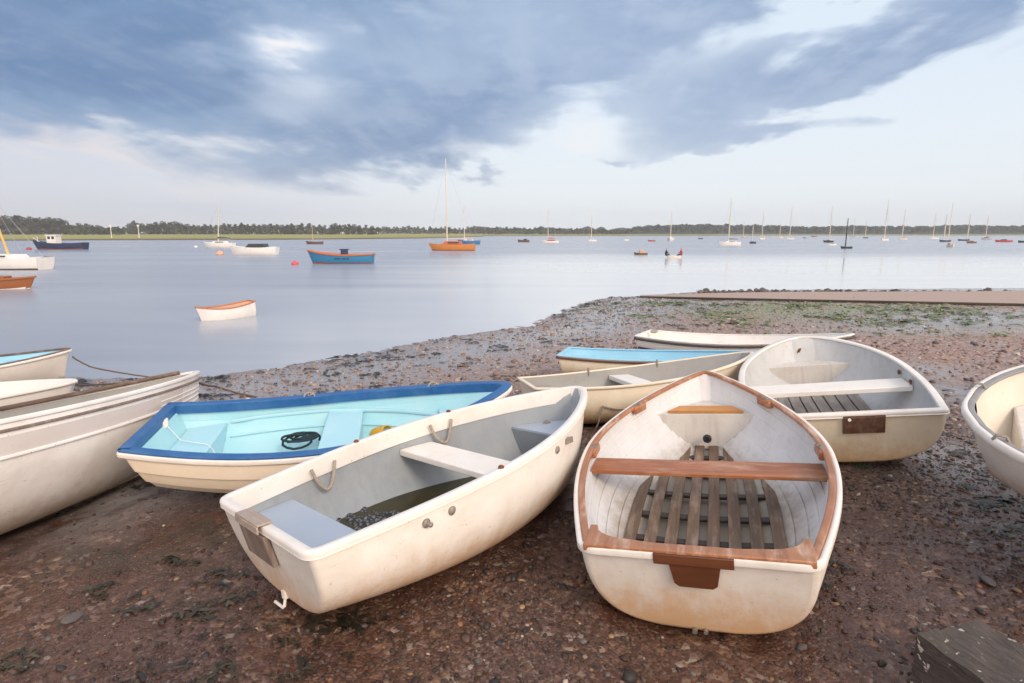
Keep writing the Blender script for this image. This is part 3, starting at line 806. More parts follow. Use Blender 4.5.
mb = MB(); g = h.gun(1, 1); mb.lathe([(.0, 0), (.03, 0), (.034, .006), (.02, .012), (0, .012)], (g.x - .105, .035, g.z - .14), (-.75, -.65, 0), 12); mb.lathe([(.0, 0), (.05, 0), (.052, .003), (0, .003)], (g.x - .10, .032, g.z - .155), (-.75, -.65, 0), 12); mb.build('rusty_bow_eye', M['rust'], root)
for sd, px in ((-1, 905), (-1, 917), (1, 752)):
    t = h.t_at(sd, px); g = h.gun(t, sd)
    mb = MB(); mb.lathe([(0, 0), (.02, 0), (.024, .01), (.012, .016), (0, .016)], g + Vector((0, -sd * .045, -.07)), (0, -sd, 0)); mb.build('rowlock_fitting', M['rust'], root)
mb = MB()
for k in range(46):
    p = Vector((h.d['rt'] + random.uniform(-.02, .05), random.uniform(-.12, .10), .035)); q = p + Vector((random.uniform(-.03, .03), random.uniform(-.03, .03), random.uniform(-.03, -.09)))
    mb.tube([p, (p + q) / 2 + Vector((.01, random.uniform(-.01, .01), 0)), q], .006, 4, r1=.002)
mb.build('hanging_weed', M['weed_hull'], root)

# ---- long grey-lined dinghy behind
h, root = boat('H', 'rowing_dinghy', 'long cream dinghy with warm grey interior lying behind the wooden rimmed one', th=.025)
HH = h
h.hull_mesh('hull', M['gel_cream'], M['gel_grey_warm'], root)
mb = MB(); mb.sweep(h.path(.03, .04), shift(rounded(.044, .026, .009), .002, -.003), closed=True); mb.build('rim', M['cream_plank'], root)
seat(h, 'thwart', M['seat_white'], root, 1.12, 1.36, .40, .05, bevel=.008)
seat(h, 'stern_seat', M['gel_grey_warm'], root, .04, .36, .36, .03)
for px in (588, 656):
    t = h.t_at(1, px); g = h.gun(t, 1)
    mb = MB(); mb.tube([g + Vector((0, -.02, -.05)), g + Vector((0, -.03, .02)), g + Vector((0, -.025, .05))], .012); mb.build('rowlock_pin', M['steel'], root)

# ---- two boats further up
h, root = boat('I', 'rowing_dinghy', 'cream dinghy with sky blue interior and thin dark red rubbing strip', th=.025)
h.hull_mesh('hull', M['gel_cream'], M['skyblue'], root)
mb = MB(); mb.sweep(h.path(.02, .04), shift(rounded(.06, .016, .006), -.014, .006), closed=True); mb.build('rim', M['skyblue'], root)
mb = MB(); mb.sweep(h.path(.02, .04), shift(rounded(.02, .026, .008), .012, -.024), closed=True); mb.build('rubbing_strake', M['strake_red'], root)
seat(h, 'thwart', M['skyblue'], root, 1.1, 1.35, .32, .03)
seat(h, 'stern_seat', M['skyblue'], root, .04, .4, .32, .03)
h, root = boat('J', 'rowing_dinghy', 'white dinghy with dark rubbing strake, furthest up the beach', th=.025)
h.hull_mesh('hull', M['white_plain'], M['white_plain'], root)
mb = MB(); mb.sweep(h.path(.03, .05), shift(rounded(.05, .02, .008), -.006, .004), closed=True); mb.build('rim', M['grp_white'], root)
mb = MB(); mb.sweep(h.path(.03, .05), shift(rounded(.024, .036, .01), .012, -.036), closed=True); mb.build('rubbing_strake', M['strake'], root)
mb = MB()
for sd in (-1,):
    mb.sweep([h.skin(t, .52, sd) for t in np.linspace(.01, .55, 24)], shift(rounded(.012, .035, .004), .004, 0))
mb.build('side_stripe', M['purple'], root)
seat(h, 'thwart', M['white_plain'], root, 1.2, 1.45, .33, .03)
seat(h, 'bow_seat', M['white_plain'], root, 2.3, 2.9, .40, .03, n=12)
mb = MB(); mb.box((.14, .2, h.d['zt'] + .02), (.1, .16, .05)); mb.build('stern_fitting', M['rope'], root, bevel=.015)

# ---- right edge dinghy
h, root = boat('G', 'rowing_dinghy', 'cream dinghy with beige interior, cut off by the right edge of the view', th=.03)
h.hull_mesh('hull', M['gel_white'], M['gel_beige_in'], root)
mb = MB(); mb.sweep(h.path(.03, .10), [(.010, -.03), (.014, -.01), (.010, .006), (.002, .012), (-.012, .012), (-.014, -.004), (-.006, -.016), (-.004, -.034), (.004, -.036)], closed=True); mb.build('rim', M['grp_white'], root, smooth=50)
mb = MB(); mb.sweep(h.path(.03, .10), shift(rounded(.034, .02, .007), -.030, .0), closed=True); mb.build('rubber_strip', M['grey_strip'], root)
seat(h, 'box_seat', M['bow_white'], root, 1.55, 2.30, .43, .03, n=14, bevel=.01)
mb = MB(); tank(h, mb, 2.295, .40, 0, -1); mb.build('seat_front', M['gel_beige_in'], root)
for px in (980, 1003):
    t = h.t_at(1 if px > 990 else -1, px); sd = 1 if px > 990 else -1; g = h.gun(t, sd)
    mb = MB(); mb.tube([g + Vector((-.03, -sd * .05, 0)), g + Vector((-.01, -sd * .05, .03)), g + Vector((.03, -sd * .05, .03)), g + Vector((.04, -sd * .05, 0))], .008); mb.build('rim_fitting', M['steel'], root)

# ---- the big launch on the left
h, root = boat('A', 'open_launch', 'big white launch with brown rails and upper planking, bow beside the blue dinghy', 'launch', 'boats at the left water edge', th=.035, nt=70, nv=21)
HA = h
h.hull_mesh('hull', M['launch_white'], M['gel_grey_warm'], root)
mb = MB(); mb.sweep(h.path(.05, .0, n=80), shift(rounded(.045, .034, .012), -.010, .002), closed=True); mb.build('rim', M['launch_white'], root)
mb = MB(); P = [h.gun(t, -1) + Vector((0, 0, -.055)) for t in np.linspace(0, .985, 60)]; mb.sweep(P, shift(rounded(.020, .020, .006), .003, 0)); mb.build('rubbing_strake', M['wood_pad'], root)
mb = MB(); P = [h.gun(t, 1) + Vector((0, -.0, .0)) for t in np.linspace(.985, 0, 60)]; mb.sweep(P, shift(rounded(.07, .034, .01), -.03, .030)); mb.build('inner_rail', M['wood_rail'], root)
mb = MB(); P = [h.skin(t, .73, -1) for t in np.linspace(0, .86, 60)]; mb.sweep(P, shift(rounded(.024, .024, .008), .004, 0)); mb.build('bead', M['launch_white'], root)
mb = MB(); rows = []
for t in np.linspace(0, .88, 60):
    rows.append([h.skin(t, f, -1) + Vector((0, -.003, 0)) for f in (.74, .78, .82, .86, .885)])
mb.grid(rows); mb.build('grey_band', M['launch_band'], root)
mb = MB()
for f in (.83, .78, .72, .66):
    P = [h.skin(t, f, -1) for t in np.linspace(.80, .985, 18)]; mb.sweep(P, shift(rounded(.010, .012, .004), .001, 0))
mb.build('plank_edge', M['launch_white'], root)
mb = MB(); S = h.section(np.array([1.0]), False)[0]; mb.sweep([(p[0] + .006, 0, p[2]) for p in S[::-1]][::1], rounded(.05, .03, .01)); mb.build('stem', M['launch_white'], root)
mb = MB(); kk = [(x, 0, z) for x, z in zip(h.out[20:-1, 0, 0], h.out[20:-1, 0, 2] - .025)]; mb.sweep(kk, rounded(.035, .05, .01)); mb.build('keel', M['cream_plank'], root)
seat(h, 'thwart', M['wood_rail'], root, 1.6, 1.9, .6, .03)
seat(h, 'fore_thwart', M['wood_rail'], root, 2.7, 2.95, .62, .03)

h, root = boat('B', 'rowing_dinghy', 'white dinghy with brown rail, blue interior and green slimy bottom at the water edge', 'dinghy', 'boats at the left water edge', th=.025)
HB = h
h.hull_mesh('hull', paint('slimy_white_hull', (.76, .71, .66), .4, (.5, .42, .36), .3, 3, stain=(.06, .09, .035), stain_z=(.10, .19)), M['skyblue'], root)
mb = MB(); mb.sweep(h.path(.03, .03), shift(rounded(.05, .03, .01), -.012, .006), closed=True); mb.build('rim', M['wood_rail'], root)
mb = MB(); mb.sweep(h.path(.03, .03), shift(rounded(.022, .034, .01), .014, -.014), closed=True); mb.build('rubbing_strake', M['white_plain'], root)
seat(h, 'thwart', M['white_plain'], root, 1.1, 1.35, .32, .03)
seat(h, 'bow_seat', M['skyblue'], root, 2.2, 2.8, .40, .03, n=12)
h, root = boat('K', 'rowing_dinghy', 'plain white low dinghy lying in front of the blue lined one', 'dinghy', 'boats at the left water edge', th=.025)
HK = h
h.hull_mesh('hull', M['white_plain'], M['white_plain'], root)
mb = MB(); mb.sweep(h.path(.03, .03), shift(rounded(.04, .03, .01), .004, 0), closed=True); mb.build('rim', M['grp_white'], root)
seat(h, 'thwart', M['white_plain'], root, 1.0, 1.25, .32, .03)
# ------------------------------------------------------------------ the beach
SH = [(-4000, 393), (-900, 392), (-60, 387), (80, 384), (200, 378), (300, 364), (370, 352), (450, 337), (530, 325), (562, 312), (580, 304), (602, 298.5), (640, 296), (700, 291.5), (800, 289.5), (1024, 288), (1500, 286), (3000, 284)]
SHORE = np.array([[at(x, y, ZW).x, at(x, y, ZW).y] for x, y in SH])
POLY = np.concatenate([SHORE, [[400, -300], [-400, -300]]])
def shore_dist(x, y):
    x = np.asarray(x, float).ravel(); y = np.asarray(y, float).ravel()
    D = np.full(x.shape, 1e9)
    for (ax, ay), (bx, by) in zip(SHORE[:-1], SHORE[1:]):
        dx, dy = bx - ax, by - ay; L2 = dx * dx + dy * dy
        t = np.clip(((x - ax) * dx + (y - ay) * dy) / L2, 0, 1)
        D = np.minimum(D, np.hypot(x - ax - t * dx, y - ay - t * dy))
    ins = np.zeros(x.shape, bool)
    for (ax, ay), (bx, by) in zip(POLY, np.roll(POLY, -1, 0)):
        c = ((ay > y) != (by > y)) & (x < (bx - ax) * (y - ay) / (by - ay + 1e-12) + ax)
        ins ^= c
    return np.where(ins, D, -D)
def base_height(x, y):
    d = shore_dist(x, y)
    h = np.where(d > 0, .056 * d - .0006 * np.clip(d, 0, 40) ** 2, .07 * d)
    h = np.minimum(h, 1.0)
    return np.maximum(ZW + h, -2.2)
# the ground meets each keel
CX_, CY_, CR_ = [], [], []
HV = []
for h in BEACHED:
    P = np.concatenate([h.out.reshape(-1, 3), (h.out * [1, -1, 1]).reshape(-1, 3)])
    Wp = np.array([h.world(p) for p in P]); HV.append(Wp)
    i = Wp[:, 2].argmin()
    keel = np.array([h.world(p) for p in h.out[5:-10:8, 0]])
    for q in [Wp[i]]:
        CX_.append(q[0]); CY_.append(q[1]); CR_.append(q[2] + .035 - base_height(q[0], q[1])[0])
CX_, CY_, CR_ = map(np.array, (CX_, CY_, CR_))
SIG = 1.1
A_ = np.exp(-((CX_[:, None] - CX_[None]) ** 2 + (CY_[:, None] - CY_[None]) ** 2) / (2 * SIG ** 2))
WT = np.linalg.solve(A_ + np.eye(len(CX_)) * 1e-3, CR_)
print('ground corrections', np.round(CR_, 2).tolist())
HVA = np.concatenate(HV)
def hull_floor(x, y):
    """lowest hull surface near a point, or +9 where no hull is above"""
    out = np.full(x.shape, 9.0)
    for Wp in HV:
        lo, hi = Wp[:, :2].min(0) - .15, Wp[:, :2].max(0) + .15
        k = np.where((x > lo[0]) & (x < hi[0]) & (y > lo[1]) & (y < hi[1]))[0]
        for c in range(0, len(k), 4000):
            kk = k[c:c + 4000]
            d2 = (x[kk, None] - Wp[None, :, 0]) ** 2 + (y[kk, None] - Wp[None, :, 1]) ** 2
            z = np.where(d2 < .011, Wp[None, :, 2], 9.0).min(1)
            out[kk] = np.minimum(out[kk], z)
    return out
def ground_smooth(x, y):
    x = np.asarray(x, float).ravel(); y = np.asarray(y, float).ravel()
    z = base_height(x, y)
    z = z + (np.exp(-((x[:, None] - CX_[None]) ** 2 + (y[:, None] - CY_[None]) ** 2) / (2 * SIG ** 2)) @ WT)
    return z
def ground_z(x, y, floor=True):
    x = np.asarray(x, float).ravel(); y = np.asarray(y, float).ravel()
    z = ground_smooth(x, y)
    sd = np.clip(shore_dist(x, y) / 3.5, .3, 1)
    z = z + sd * .055 * fbm(x * .55, y * .55, 3, 3) + sd * .05 * fbm(x * 2.1, y * 2.1, 3, 11) + .032 * fbm(x * 8, y * 8, 3, 23)
    near = np.clip(1 - np.hypot(x, y - 1) / 16, 0, 1)
    z = z + near * (.020 * fbm(x * 24, y * 24, 2, 31) + .016 * np.maximum(fbm(x * 45, y * 45, 2, 41), 0))
    if floor:
        z = np.minimum(z, hull_floor(x, y) - .012)
    return z
def polar_sheet(r0, r1, nr, a0, a1, na, cy_):
    r = r0 * (r1 / r0) ** np.linspace(0, 1, nr); a = np.radians(np.linspace(a0, a1, na))
    RR, AA = np.meshgrid(r, a, indexing='ij')
    x = (RR * np.sin(AA)).ravel(); y = (RR * np.cos(AA) + cy_).ravel()
    i = np.arange(nr - 1)[:, None] * na + np.arange(na - 1)[None]
    F = np.stack([i, i + na, i + na + 1, i + 1], -1).reshape(-1, 4)
    return x, y, F

n = NT('wet_shingle_and_mud')
v = n.coord('Object')
pos = n.node('ShaderNodeSeparateXYZ'); tc = n.node('ShaderNodeTexCoord'); n.link(tc.outputs['Object'], pos.inputs[0])
big = n.noise(v, .55, 5, .6, .6)
mid = n.noise(v, 2.4, 5, .65, .3)
fine = n.noise(v, 22, 4, .7)
mud = n.mix(n.ramp(mid, [(.35, 0.), (.65, 1.)]), (.060, .023, .014), (.100, .046, .031))
mud = n.mix(n.ramp(big, [(.5, 0.), (.68, .8)]), mud, (.066, .040, .038))
def cells(scale, rnd=1.0):
    w = n.node('ShaderNodeTexVoronoi'); w.inputs['Scale'].default_value = scale; w.inputs['Randomness'].default_value = rnd
    n.link(v, w.inputs['Vector']); return w
w1 = cells(34); w2 = cells(75)
pebcol = n.ramp(n.node('ShaderNodeSeparateColor').outputs[0], [(0, 0.)]) if False else None
sc1 = n.node('ShaderNodeSeparateColor'); n.link(w1.outputs['Color'], sc1.inputs[0])
sc2 = n.node('ShaderNodeSeparateColor'); n.link(w2.outputs['Color'], sc2.inputs[0])
stops = [(.0, (.020, .014, .012)), (.35, (.06, .036, .028)), (.6, (.13, .075, .055)), (.78, (.20, .14, .115)), (.9, (.26, .13, .06)), (.97, (.36, .30, .25))]
pc1 = n.ramp(sc1.outputs[0], stops); pc2 = n.ramp(sc2.outputs[1], stops)
def_y = n.math('SUBTRACT', pos.outputs[1], 5.2)
far = n.node('ShaderNodeMapRange', interpolation_type='SMOOTHSTEP'); n.link(n.math('ADD', pos.outputs[1], n.math('MULTIPLY', big, 3.5)), far.inputs[0])
far.inputs[1].default_value = 6.0; far.inputs[2].default_value = 11.5
# how much the pebbles show: everywhere up the shingle, in patches on the near mud
pm = n.math('MULTIPLY', n.ramp(mid, [(.46, 0.), (.60, 1.)]), n.ramp(sc1.outputs[2], [(.30, 0.), (.34, 1.)]))
pm = n.math('MAXIMUM', n.math('MULTIPLY', pm, .75), n.math('MULTIPLY', far.outputs[0], .62))
pm2 = n.math('MULTIPLY', n.math('MAXIMUM', n.ramp(big, [(.4, .3), (.6, .8)]), far.outputs[0]), .5)
shingle = n.mix(n.ramp(mid, [(.35, 0.), (.65, 1.)]), (.36, .25, .20), (.48, .365, .31))
c = n.mix(far.outputs[0], mud, shingle)
bright1 = n.mix(far.outputs[0], pc1, n.mix(1.0, pc1, (2.0, 1.75, 1.65), 'MULTIPLY'))
bright2 = n.mix(far.outputs[0], pc2, n.mix(1.0, pc2, (2.2, 1.95, 1.85), 'MULTIPLY'))
c = n.mix(pm2, c, bright2); c = n.mix(pm, c, bright1)
# strewn weed, dark and green, in drifts
att = n.node('ShaderNodeAttribute'); att.attribute_name = 'tint'
sepc = n.node('ShaderNodeSeparateColor'); n.link(att.outputs['Color'], sepc.inputs[0])
wn = n.noise(v, 3.2, 6, .75, .5)
gm = n.math('MULTIPLY', sepc.outputs[0], n.ramp(wn, [(.36, 0.), (.52, 1.)]))
c = n.mix(gm, c, n.mix(fine, (.11, .15, .04), (.24, .28, .11)))
wm = n.math('MULTIPLY', sepc.outputs[1], n.ramp(wn, [(.46, 0.), (.58, .9)]))
c = n.mix(wm, c, (.035, .03, .022))
gs = n.math('MULTIPLY', sepc.outputs[2], n.ramp(mid, [(.30, 0.), (.46, .95)]))
c = n.mix(gs, c, n.mix(fine, (.19, .185, .19), (.34, .33, .34)))  # silvery sky sheen of the wet patches painted in as pale grey
n.base(c)
wet = n.ramp(n.math('ADD', n.math('MULTIPLY', mid, .5), n.math('MULTIPLY', big, .5)), [(.40, .2), (.60, .65)])
wet = n.mix(gs, wet, (.13, .13, .13))
n.link(wet, n.b.inputs['Roughness'])
n.b.inputs['Specular IOR Level'].default_value = .42
hgt = n.math('ADD', n.math('MULTIPLY', n.math('SUBTRACT', .6, w1.outputs['Distance']), n.math('ADD', .15, pm)), n.math('MULTIPLY', fine, .5))
hgt = n.math('ADD', hgt, n.math('MULTIPLY', n.math('SUBTRACT', .6, w2.outputs['Distance']), .4))
n.bump(n.math('MULTIPLY', hgt, n.math('MULTIPLY_ADD', gs, -.7, 1.0)), .6, .014)
M['ground'] = n.m

def masks(x, y):
    d = shore_dist(x, y)
    def blob(px, py, rx, ry, zz=-.1):
        p = at(px, py, zz); return np.exp(-(((x - p.x) / rx) ** 2 + ((y - p.y) / ry) ** 2))
    g = blob(760, 305, 3.2, 1.5) + .9 * blob(860, 316, 2.6, 1.6) + .6 * blob(680, 299, 3.0, 1.3) + .5 * blob(960, 330, 2, 1.0)
    w = np.exp(-((d - .5) / .9) ** 2) * .8 + .6 * blob(560, 320, 1.5, 2) + .7 * blob(200, 520, .6, .5, 0) + .6 * blob(120, 545, .8, .3, 0) + .8 * blob(640, 300, 3, 1.2) + .35 * np.clip(1 - d / 5, 0, 1)
    s = 1.0 * np.exp(-((d - 1.6) / 1.8) ** 2) + .9 * blob(950, 325, 3.5, 1.8) + .9 * blob(905, 362, .8, .55, .1) + .8 * blob(930, 385, .8, .4, .1) + .7 * blob(930, 455, .6, .5, .1) + .8 * blob(120, 500, .5, .6, -.1) + .5 * blob(880, 300, 6, 1.2)
    return np.stack([np.clip(g, 0, 1), np.clip(w, 0, 1), np.clip(s, 0, 1)], 1)

x, y, F = polar_sheet(.7, 60, 620, -74, 74, 560, -.9)
z = ground_z(x, y)
beach = np_mesh('beach', np.stack([x, y, z], 1), F, M['ground'], True, masks(x, y))
tag(beach, kind='structure')
x, y, F = polar_sheet(.7, 60, 60, 74, 286, 90, -.9)
z = base_height(x, y); seam = np.isclose(x * 0 + np.degrees(np.arctan2(x, y + .9)) % 360, 74) | np.isclose(np.degrees(np.arctan2(x, y + .9)) % 360, 286)
back_beach = np_mesh('beach', np.stack([x, y, z - .02], 1), F, M['ground'], True, masks(x, y))
tag(back_beach, kind='structure')

# ------------------------------------------------------------------ pebbles and stones
def ico():
    p = (1 + 5 ** .5) / 2
    V = np.array([(-1, p, 0), (1, p, 0), (-1, -p, 0), (1, -p, 0), (0, -1, p), (0, 1, p), (0, -1, -p), (0, 1, -p), (p, 0, -1), (p, 0, 1), (-p, 0, -1), (-p, 0, 1)], float)
    V /= np.linalg.norm(V[0])
    F = np.array([(0, 11, 5), (0, 5, 1), (0, 1, 7), (0, 7, 10), (0, 10, 11), (1, 5, 9), (5, 11, 4), (11, 10, 2), (10, 7, 6), (7, 1, 8), (3, 9, 4), (3, 4, 2), (3, 2, 6), (3, 6, 8), (3, 8, 9), (4, 9, 5), (2, 4, 11), (6, 2, 10), (8, 6, 7), (9, 8, 1)])
    return V, F
n = NT('wet_pebble'); at_ = n.node('ShaderNodeAttribute'); at_.attribute_name = 'tint'
v = n.coord('Object'); a = n.noise(v, 60, 3)
n.base(n.mix(n.ramp(a, [(.35, 0.), (.7, .6)]), at_.outputs['Color'], n.mix(1.0, at_.outputs['Color'], (.5, .45, .42), 'MULTIPLY')))
n.rough(n.math('MULTIPLY_ADD', a, .5, .34)); n.bump(a, .3, .004)
M['pebble'] = n.m
def scatter(nn, rmin, rmax, power, half, med, sig, smax):
    u = rng.random(nn); r = (rmin ** power + u * (rmax ** power - rmin ** power)) ** (1 / power)
    a = np.radians(rng.uniform(-half, half, nn))
    x, y = r * np.sin(a), r * np.cos(a) - .4
    s = np.minimum(med * np.exp(rng.normal(0, sig, nn)), smax)
    return x, y, s
def stones(name, x, y, s, pal, emb=.05, clump=None):
    z = ground_z(x, y, False)
    keep = (hull_floor(x, y) - z > .02 + 1.4 * s) & (shore_dist(x, y) > .1)
    if clump is not None: keep &= clump(x, y)
    x, y, s, z = x[keep], y[keep], s[keep], z[keep]; nn = len(x)
    V, F = ico()
    Vn = V[None] * (1 + rng.uniform(-.22, .22, (nn, 12, 1)))
    sc = np.stack([rng.uniform(.8, 1.35, nn), rng.uniform(.65, 1.1, nn), rng.uniform(.35, .75, nn)], 1)
    Vn = Vn * sc[:, None]
    a = rng.uniform(0, 2 * math.pi, nn); t = rng.normal(0, .25, nn)
    c, s_ = np.cos(t)[:, None], np.sin(t)[:, None]
    X, Z = Vn[..., 0] * c - Vn[..., 2] * s_, Vn[..., 0] * s_ + Vn[..., 2] * c
    c, s_ = np.cos(a)[:, None], np.sin(a)[:, None]
    X2, Y2 = X * c - Vn[..., 1] * s_, X * s_ + Vn[..., 1] * c
    P = np.stack([X2, Y2, Z], -1) * s[:, None, None]
    P += np.stack([x, y, z + s * emb * .6], 1)[:, None]
    FF = (F[None] + 12 * np.arange(nn)[:, None, None]).reshape(-1, 3)
    pal_c = np.array([p[:3] for p in pal]); w = np.array([p[3] for p in pal]); w = w / w.sum()
    cc = pal_c[rng.choice(len(pal), nn, p=w)] * rng.uniform(.65, 1.35, (nn, 1))
    o = np_mesh(name, P.reshape(-1, 3), FF, M['pebble'], True, np.repeat(cc, 12, 0))
    return tag(o, kind='stuff')
PAL = [(.045, .024, .018, 9), (.075, .042, .032, 8), (.03, .026, .026, 5), (.11, .068, .052, 4), (.13, .11, .105, 2.2), (.22, .10, .045, 1.0), (.30, .19, .10, .7), (.34, .28, .24, .7)]
PALF = [(.12, .08, .065, 3), (.22, .15, .125, 6), (.32, .24, .20, 7), (.09, .08, .08, 2.5), (.35, .28, .24, 3), (.30, .16, .09, 1.5), (.5, .44, .4, 1)]
ckeep = lambda x, y: rng.random(len(x)) < np.clip((x + 3.2) / 3.8, .12, 1) * np.clip((fbm(x * .9, y * .9, 4, 77) + .16) * 4.2, .30, 1)
x, y, s = scatter(120000, 1.4, 8.0, 1.35, 66, .0064, .55, .023); stones('pebbles', x, y, s, PAL, clump=ckeep)
x, y, s = scatter(800, 1.5, 8, 1.4, 65, .026, .4, .07); stones('pebbles', x, y, s, PAL[:5], emb=.1, clump=ckeep)
x, y, s = scatter(45000, 6.5, 24, 1.5, 60, .017, .5, .07); stones('pebbles', x, y, s, PALF, clump=lambda x, y: rng.random(len(x)) < np.clip((fbm(x * .5, y * .5, 4, 5) + .2) * 4, .2, 1))

# ------------------------------------------------------------------ weed strewn on the beach
n = NT('stranded_weed'); at_ = n.node('ShaderNodeAttribute'); at_.attribute_name = 'tint'; n.base(at_.outputs['Color']); n.rough(.45); M['weed'] = n.m
def weed(name, x, y, size, pal, blades=10):
    z = ground_z(x, y, False)
    keep = (hull_floor(x, y) - z > .05) & (shore_dist(x, y) > -.05)
    x, y, z, size = x[keep], y[keep], z[keep], size[keep]; nn = len(x)
    N = nn * blades
    bx = np.repeat(x, blades) + rng.normal(0, 1, N) * np.repeat(size, blades) * .7
    by = np.repeat(y, blades) + rng.normal(0, 1, N) * np.repeat(size, blades) * .5
    bz = ground_z(bx, by, False) + rng.uniform(.001, .012, N)
    a = rng.uniform(0, 2 * math.pi, N); L = np.repeat(size, blades) * rng.uniform(.25, .8, N); w = L * rng.uniform(.12, .35, N)
    ca, sa = np.cos(a), np.sin(a)
    q = []
    for i, (l, ww, zz) in enumerate([(-1, -.6, 0), (-1, .6, 0), (0, 1, 1), (0, -1, 1), (1, .5, .2), (1, -.5, .2)]):
        l_, w_ = l * L, ww * w + .3 * L * (1 if l == 0 else 0) * rng.normal(0, .4, N)
        q.append(np.stack([bx + ca * l_ - sa * w_, by + sa * l_ + ca * w_, bz + zz * L * rng.uniform(.05, .35, N)], 1))
    P = np.stack(q, 1)
    F = np.array([(0, 1, 2, 3), (3, 2, 4, 5)])
    FF = (F[None] + 6 * np.arange(N)[:, None, None]).reshape(-1, 4)
    pc = np.array(pal)[rng.integers(0, len(pal), N)] * rng.uniform(.6, 1.4, (N, 1))
    return tag(np_mesh(name, P.reshape(-1, 3), FF, M['weed'], True, np.repeat(pc, 6, 0)), kind='stuff')
DARKW = [(.025, .022, .014), (.04, .034, .018), (.018, .017, .014), (.055, .042, .022)]
GREENW = [(.11, .15, .035), (.17, .21, .06), (.08, .10, .03), (.22, .24, .09)]
x, y, s = scatter(4200, 1.6, 9, 1.3, 68, .03, .4, .08)
k = fbm(x * .8, y * .8, 4, 55) > .07; weed('seaweed', x[k], y[k], s[k], DARKW, 12)
x, y, s = scatter(14000, 7, 24, 1.5, 55, .07, .5, .2)
mk = masks(x, y); k = rng.random(len(x)) < mk[:, 1] * .55 * np.clip(fbm(x * .7, y * .7, 4, 9) * 5 + .35, 0, 1); weed('seaweed', x[k], y[k], s[k], DARKW, 8)
k = rng.random(len(x)) < mk[:, 0] * 2.6 * np.clip(fbm(x * .6, y * .6, 4, 19) * 6 + .55, 0, 1); weed('seaweed', x[k], y[k], s[k], GREENW, 10)

# named loose stones that stand out
def boulder(name, label, px, py, z, r, sq, col, seed):
    p = at(px, py, z); gz = ground_z([p.x], [p.y], False)[0]
    V, F = ico(); mb = MB(); mb.add(V, [tuple(f) for f in F])
    o = mb.build(name, M[col], None, smooth=180)
    sub = o.modifiers.new('sub', 'SUBSURF'); sub.levels = 2; sub.render_levels = 2
    rr = np.random.default_rng(seed)
    for vtx in o.data.vertices: vtx.co = vtx.co * (1 + rr.uniform(-.22, .22))
    o.scale = (r * sq[0], r * sq[1], r * sq[2]); o.location = (p.x, p.y, gz + r * sq[2] * .3); o.rotation_euler = (.2, .15, rr.uniform(0, 3))
    return tag(o, label, 'stone')
M['stone_grey'] = plain('grey_stone', (.12, .10, .095), .5, 0, .6, 9, .3)
M['stone_pink'] = plain('pinkish_stone', (.21, .135, .12), .45, 0, .5, 9, .3)
boulder('stone', 'pale pinkish stone lying before a grey one near the timber block', 981, 588, .1, .034, (1.3, .9, .6), 'stone_pink', 3)
boulder('stone', 'flat grey stone just behind the pinkish stone near the timber block', 988, 577, .1, .05, (1.4, .8, .5), 'stone_grey', 4)
boulder('stone', 'dark flat stone in the mud at the lower left', 72, 612, 0, .05, (1.5, .9, .35), 'stone_grey', 5)

def gpt(px, py, dz=.02):
    z = -.2
    for _ in range(6):
        p = at(px, py, z); z = float(ground_z([p.x], [p.y], False)[0]) + dz
    return at(px, py, z)

# ------------------------------------------------------------------ slipway with its rough far edge
n = NT('pink_sandy_concrete'); v = n.coord('Object'); a = n.noise(v, 1.2, 6, .7); b = n.noise(v, 14, 4, .7)
n.base(n.mix(n.ramp(a, [(.35, 0.), (.65, 1.)]), (.40, .29, .235), n.mix(b, (.27, .20, .165), (.47, .36, .30)))); n.rough(.75); n.bump(b, .5, .03); M['slip'] = n.m
n = NT('slipway_edge'); v = n.coord('Object'); b = n.noise(v, 6, 4, .7); n.base(n.mix(b, (.02, .018, .015), (.09, .07, .055))); n.rough(.8); M['slip_edge'] = n.m
near_e = [gpt(px, py, .07) for px, py in ((700, 297.2), (800, 299.2), (900, 301), (1024, 303.5), (1300, 309))]
far_e = [gpt(px, py, .05) for px, py in ((640, 295.2), (700, 293), (760, 291.8), (900, 291), (1024, 290.6), (1300, 290))]
near_e = [gpt(640, 296., .05)] + near_e; far_e = [far_e[0].lerp(far_e[1], .0)] + far_e
def resample(P, n):
    d = [0]
    for a_, b_ in zip(P[:-1], P[1:]): d.append(d[-1] + (b_ - a_).length)
    out = []
    for u in np.linspace(0, d[-1], n):
        out.append(Vector([np.interp(u, d, [p[i] for p in P]) for i in range(3)]))
    return out
NE, FE = resample(near_e, 90), resample(far_e, 90)
mb = MB(); rows = []
for i, (a_, b_) in enumerate(zip(NE, FE)):
    row = []
    for u in np.linspace(0, 1, 9):
        p = a_.lerp(b_, u); p.z += .03 * float(fbm(np.array([p.x * .8]), np.array([p.y * .8]), 3, 61)[0]) + (0 if 0 < u < 1 else -.01); row.append(p)
    rows.append([a_ + Vector((0, -.02, -.5))] + row + [b_ + Vector((0, .05, -.7))])
mb.grid(rows); slip = mb.build('slipway', M['slip'], None, smooth=40); tag(slip, kind='structure')
mb = MB(); mb.sweep([p + Vector((0, -.05, -.03)) for p in NE], rounded(.07, .07, .02)); tag(mb.build('slipway_kerb', M['slip_edge'], None), kind='structure')
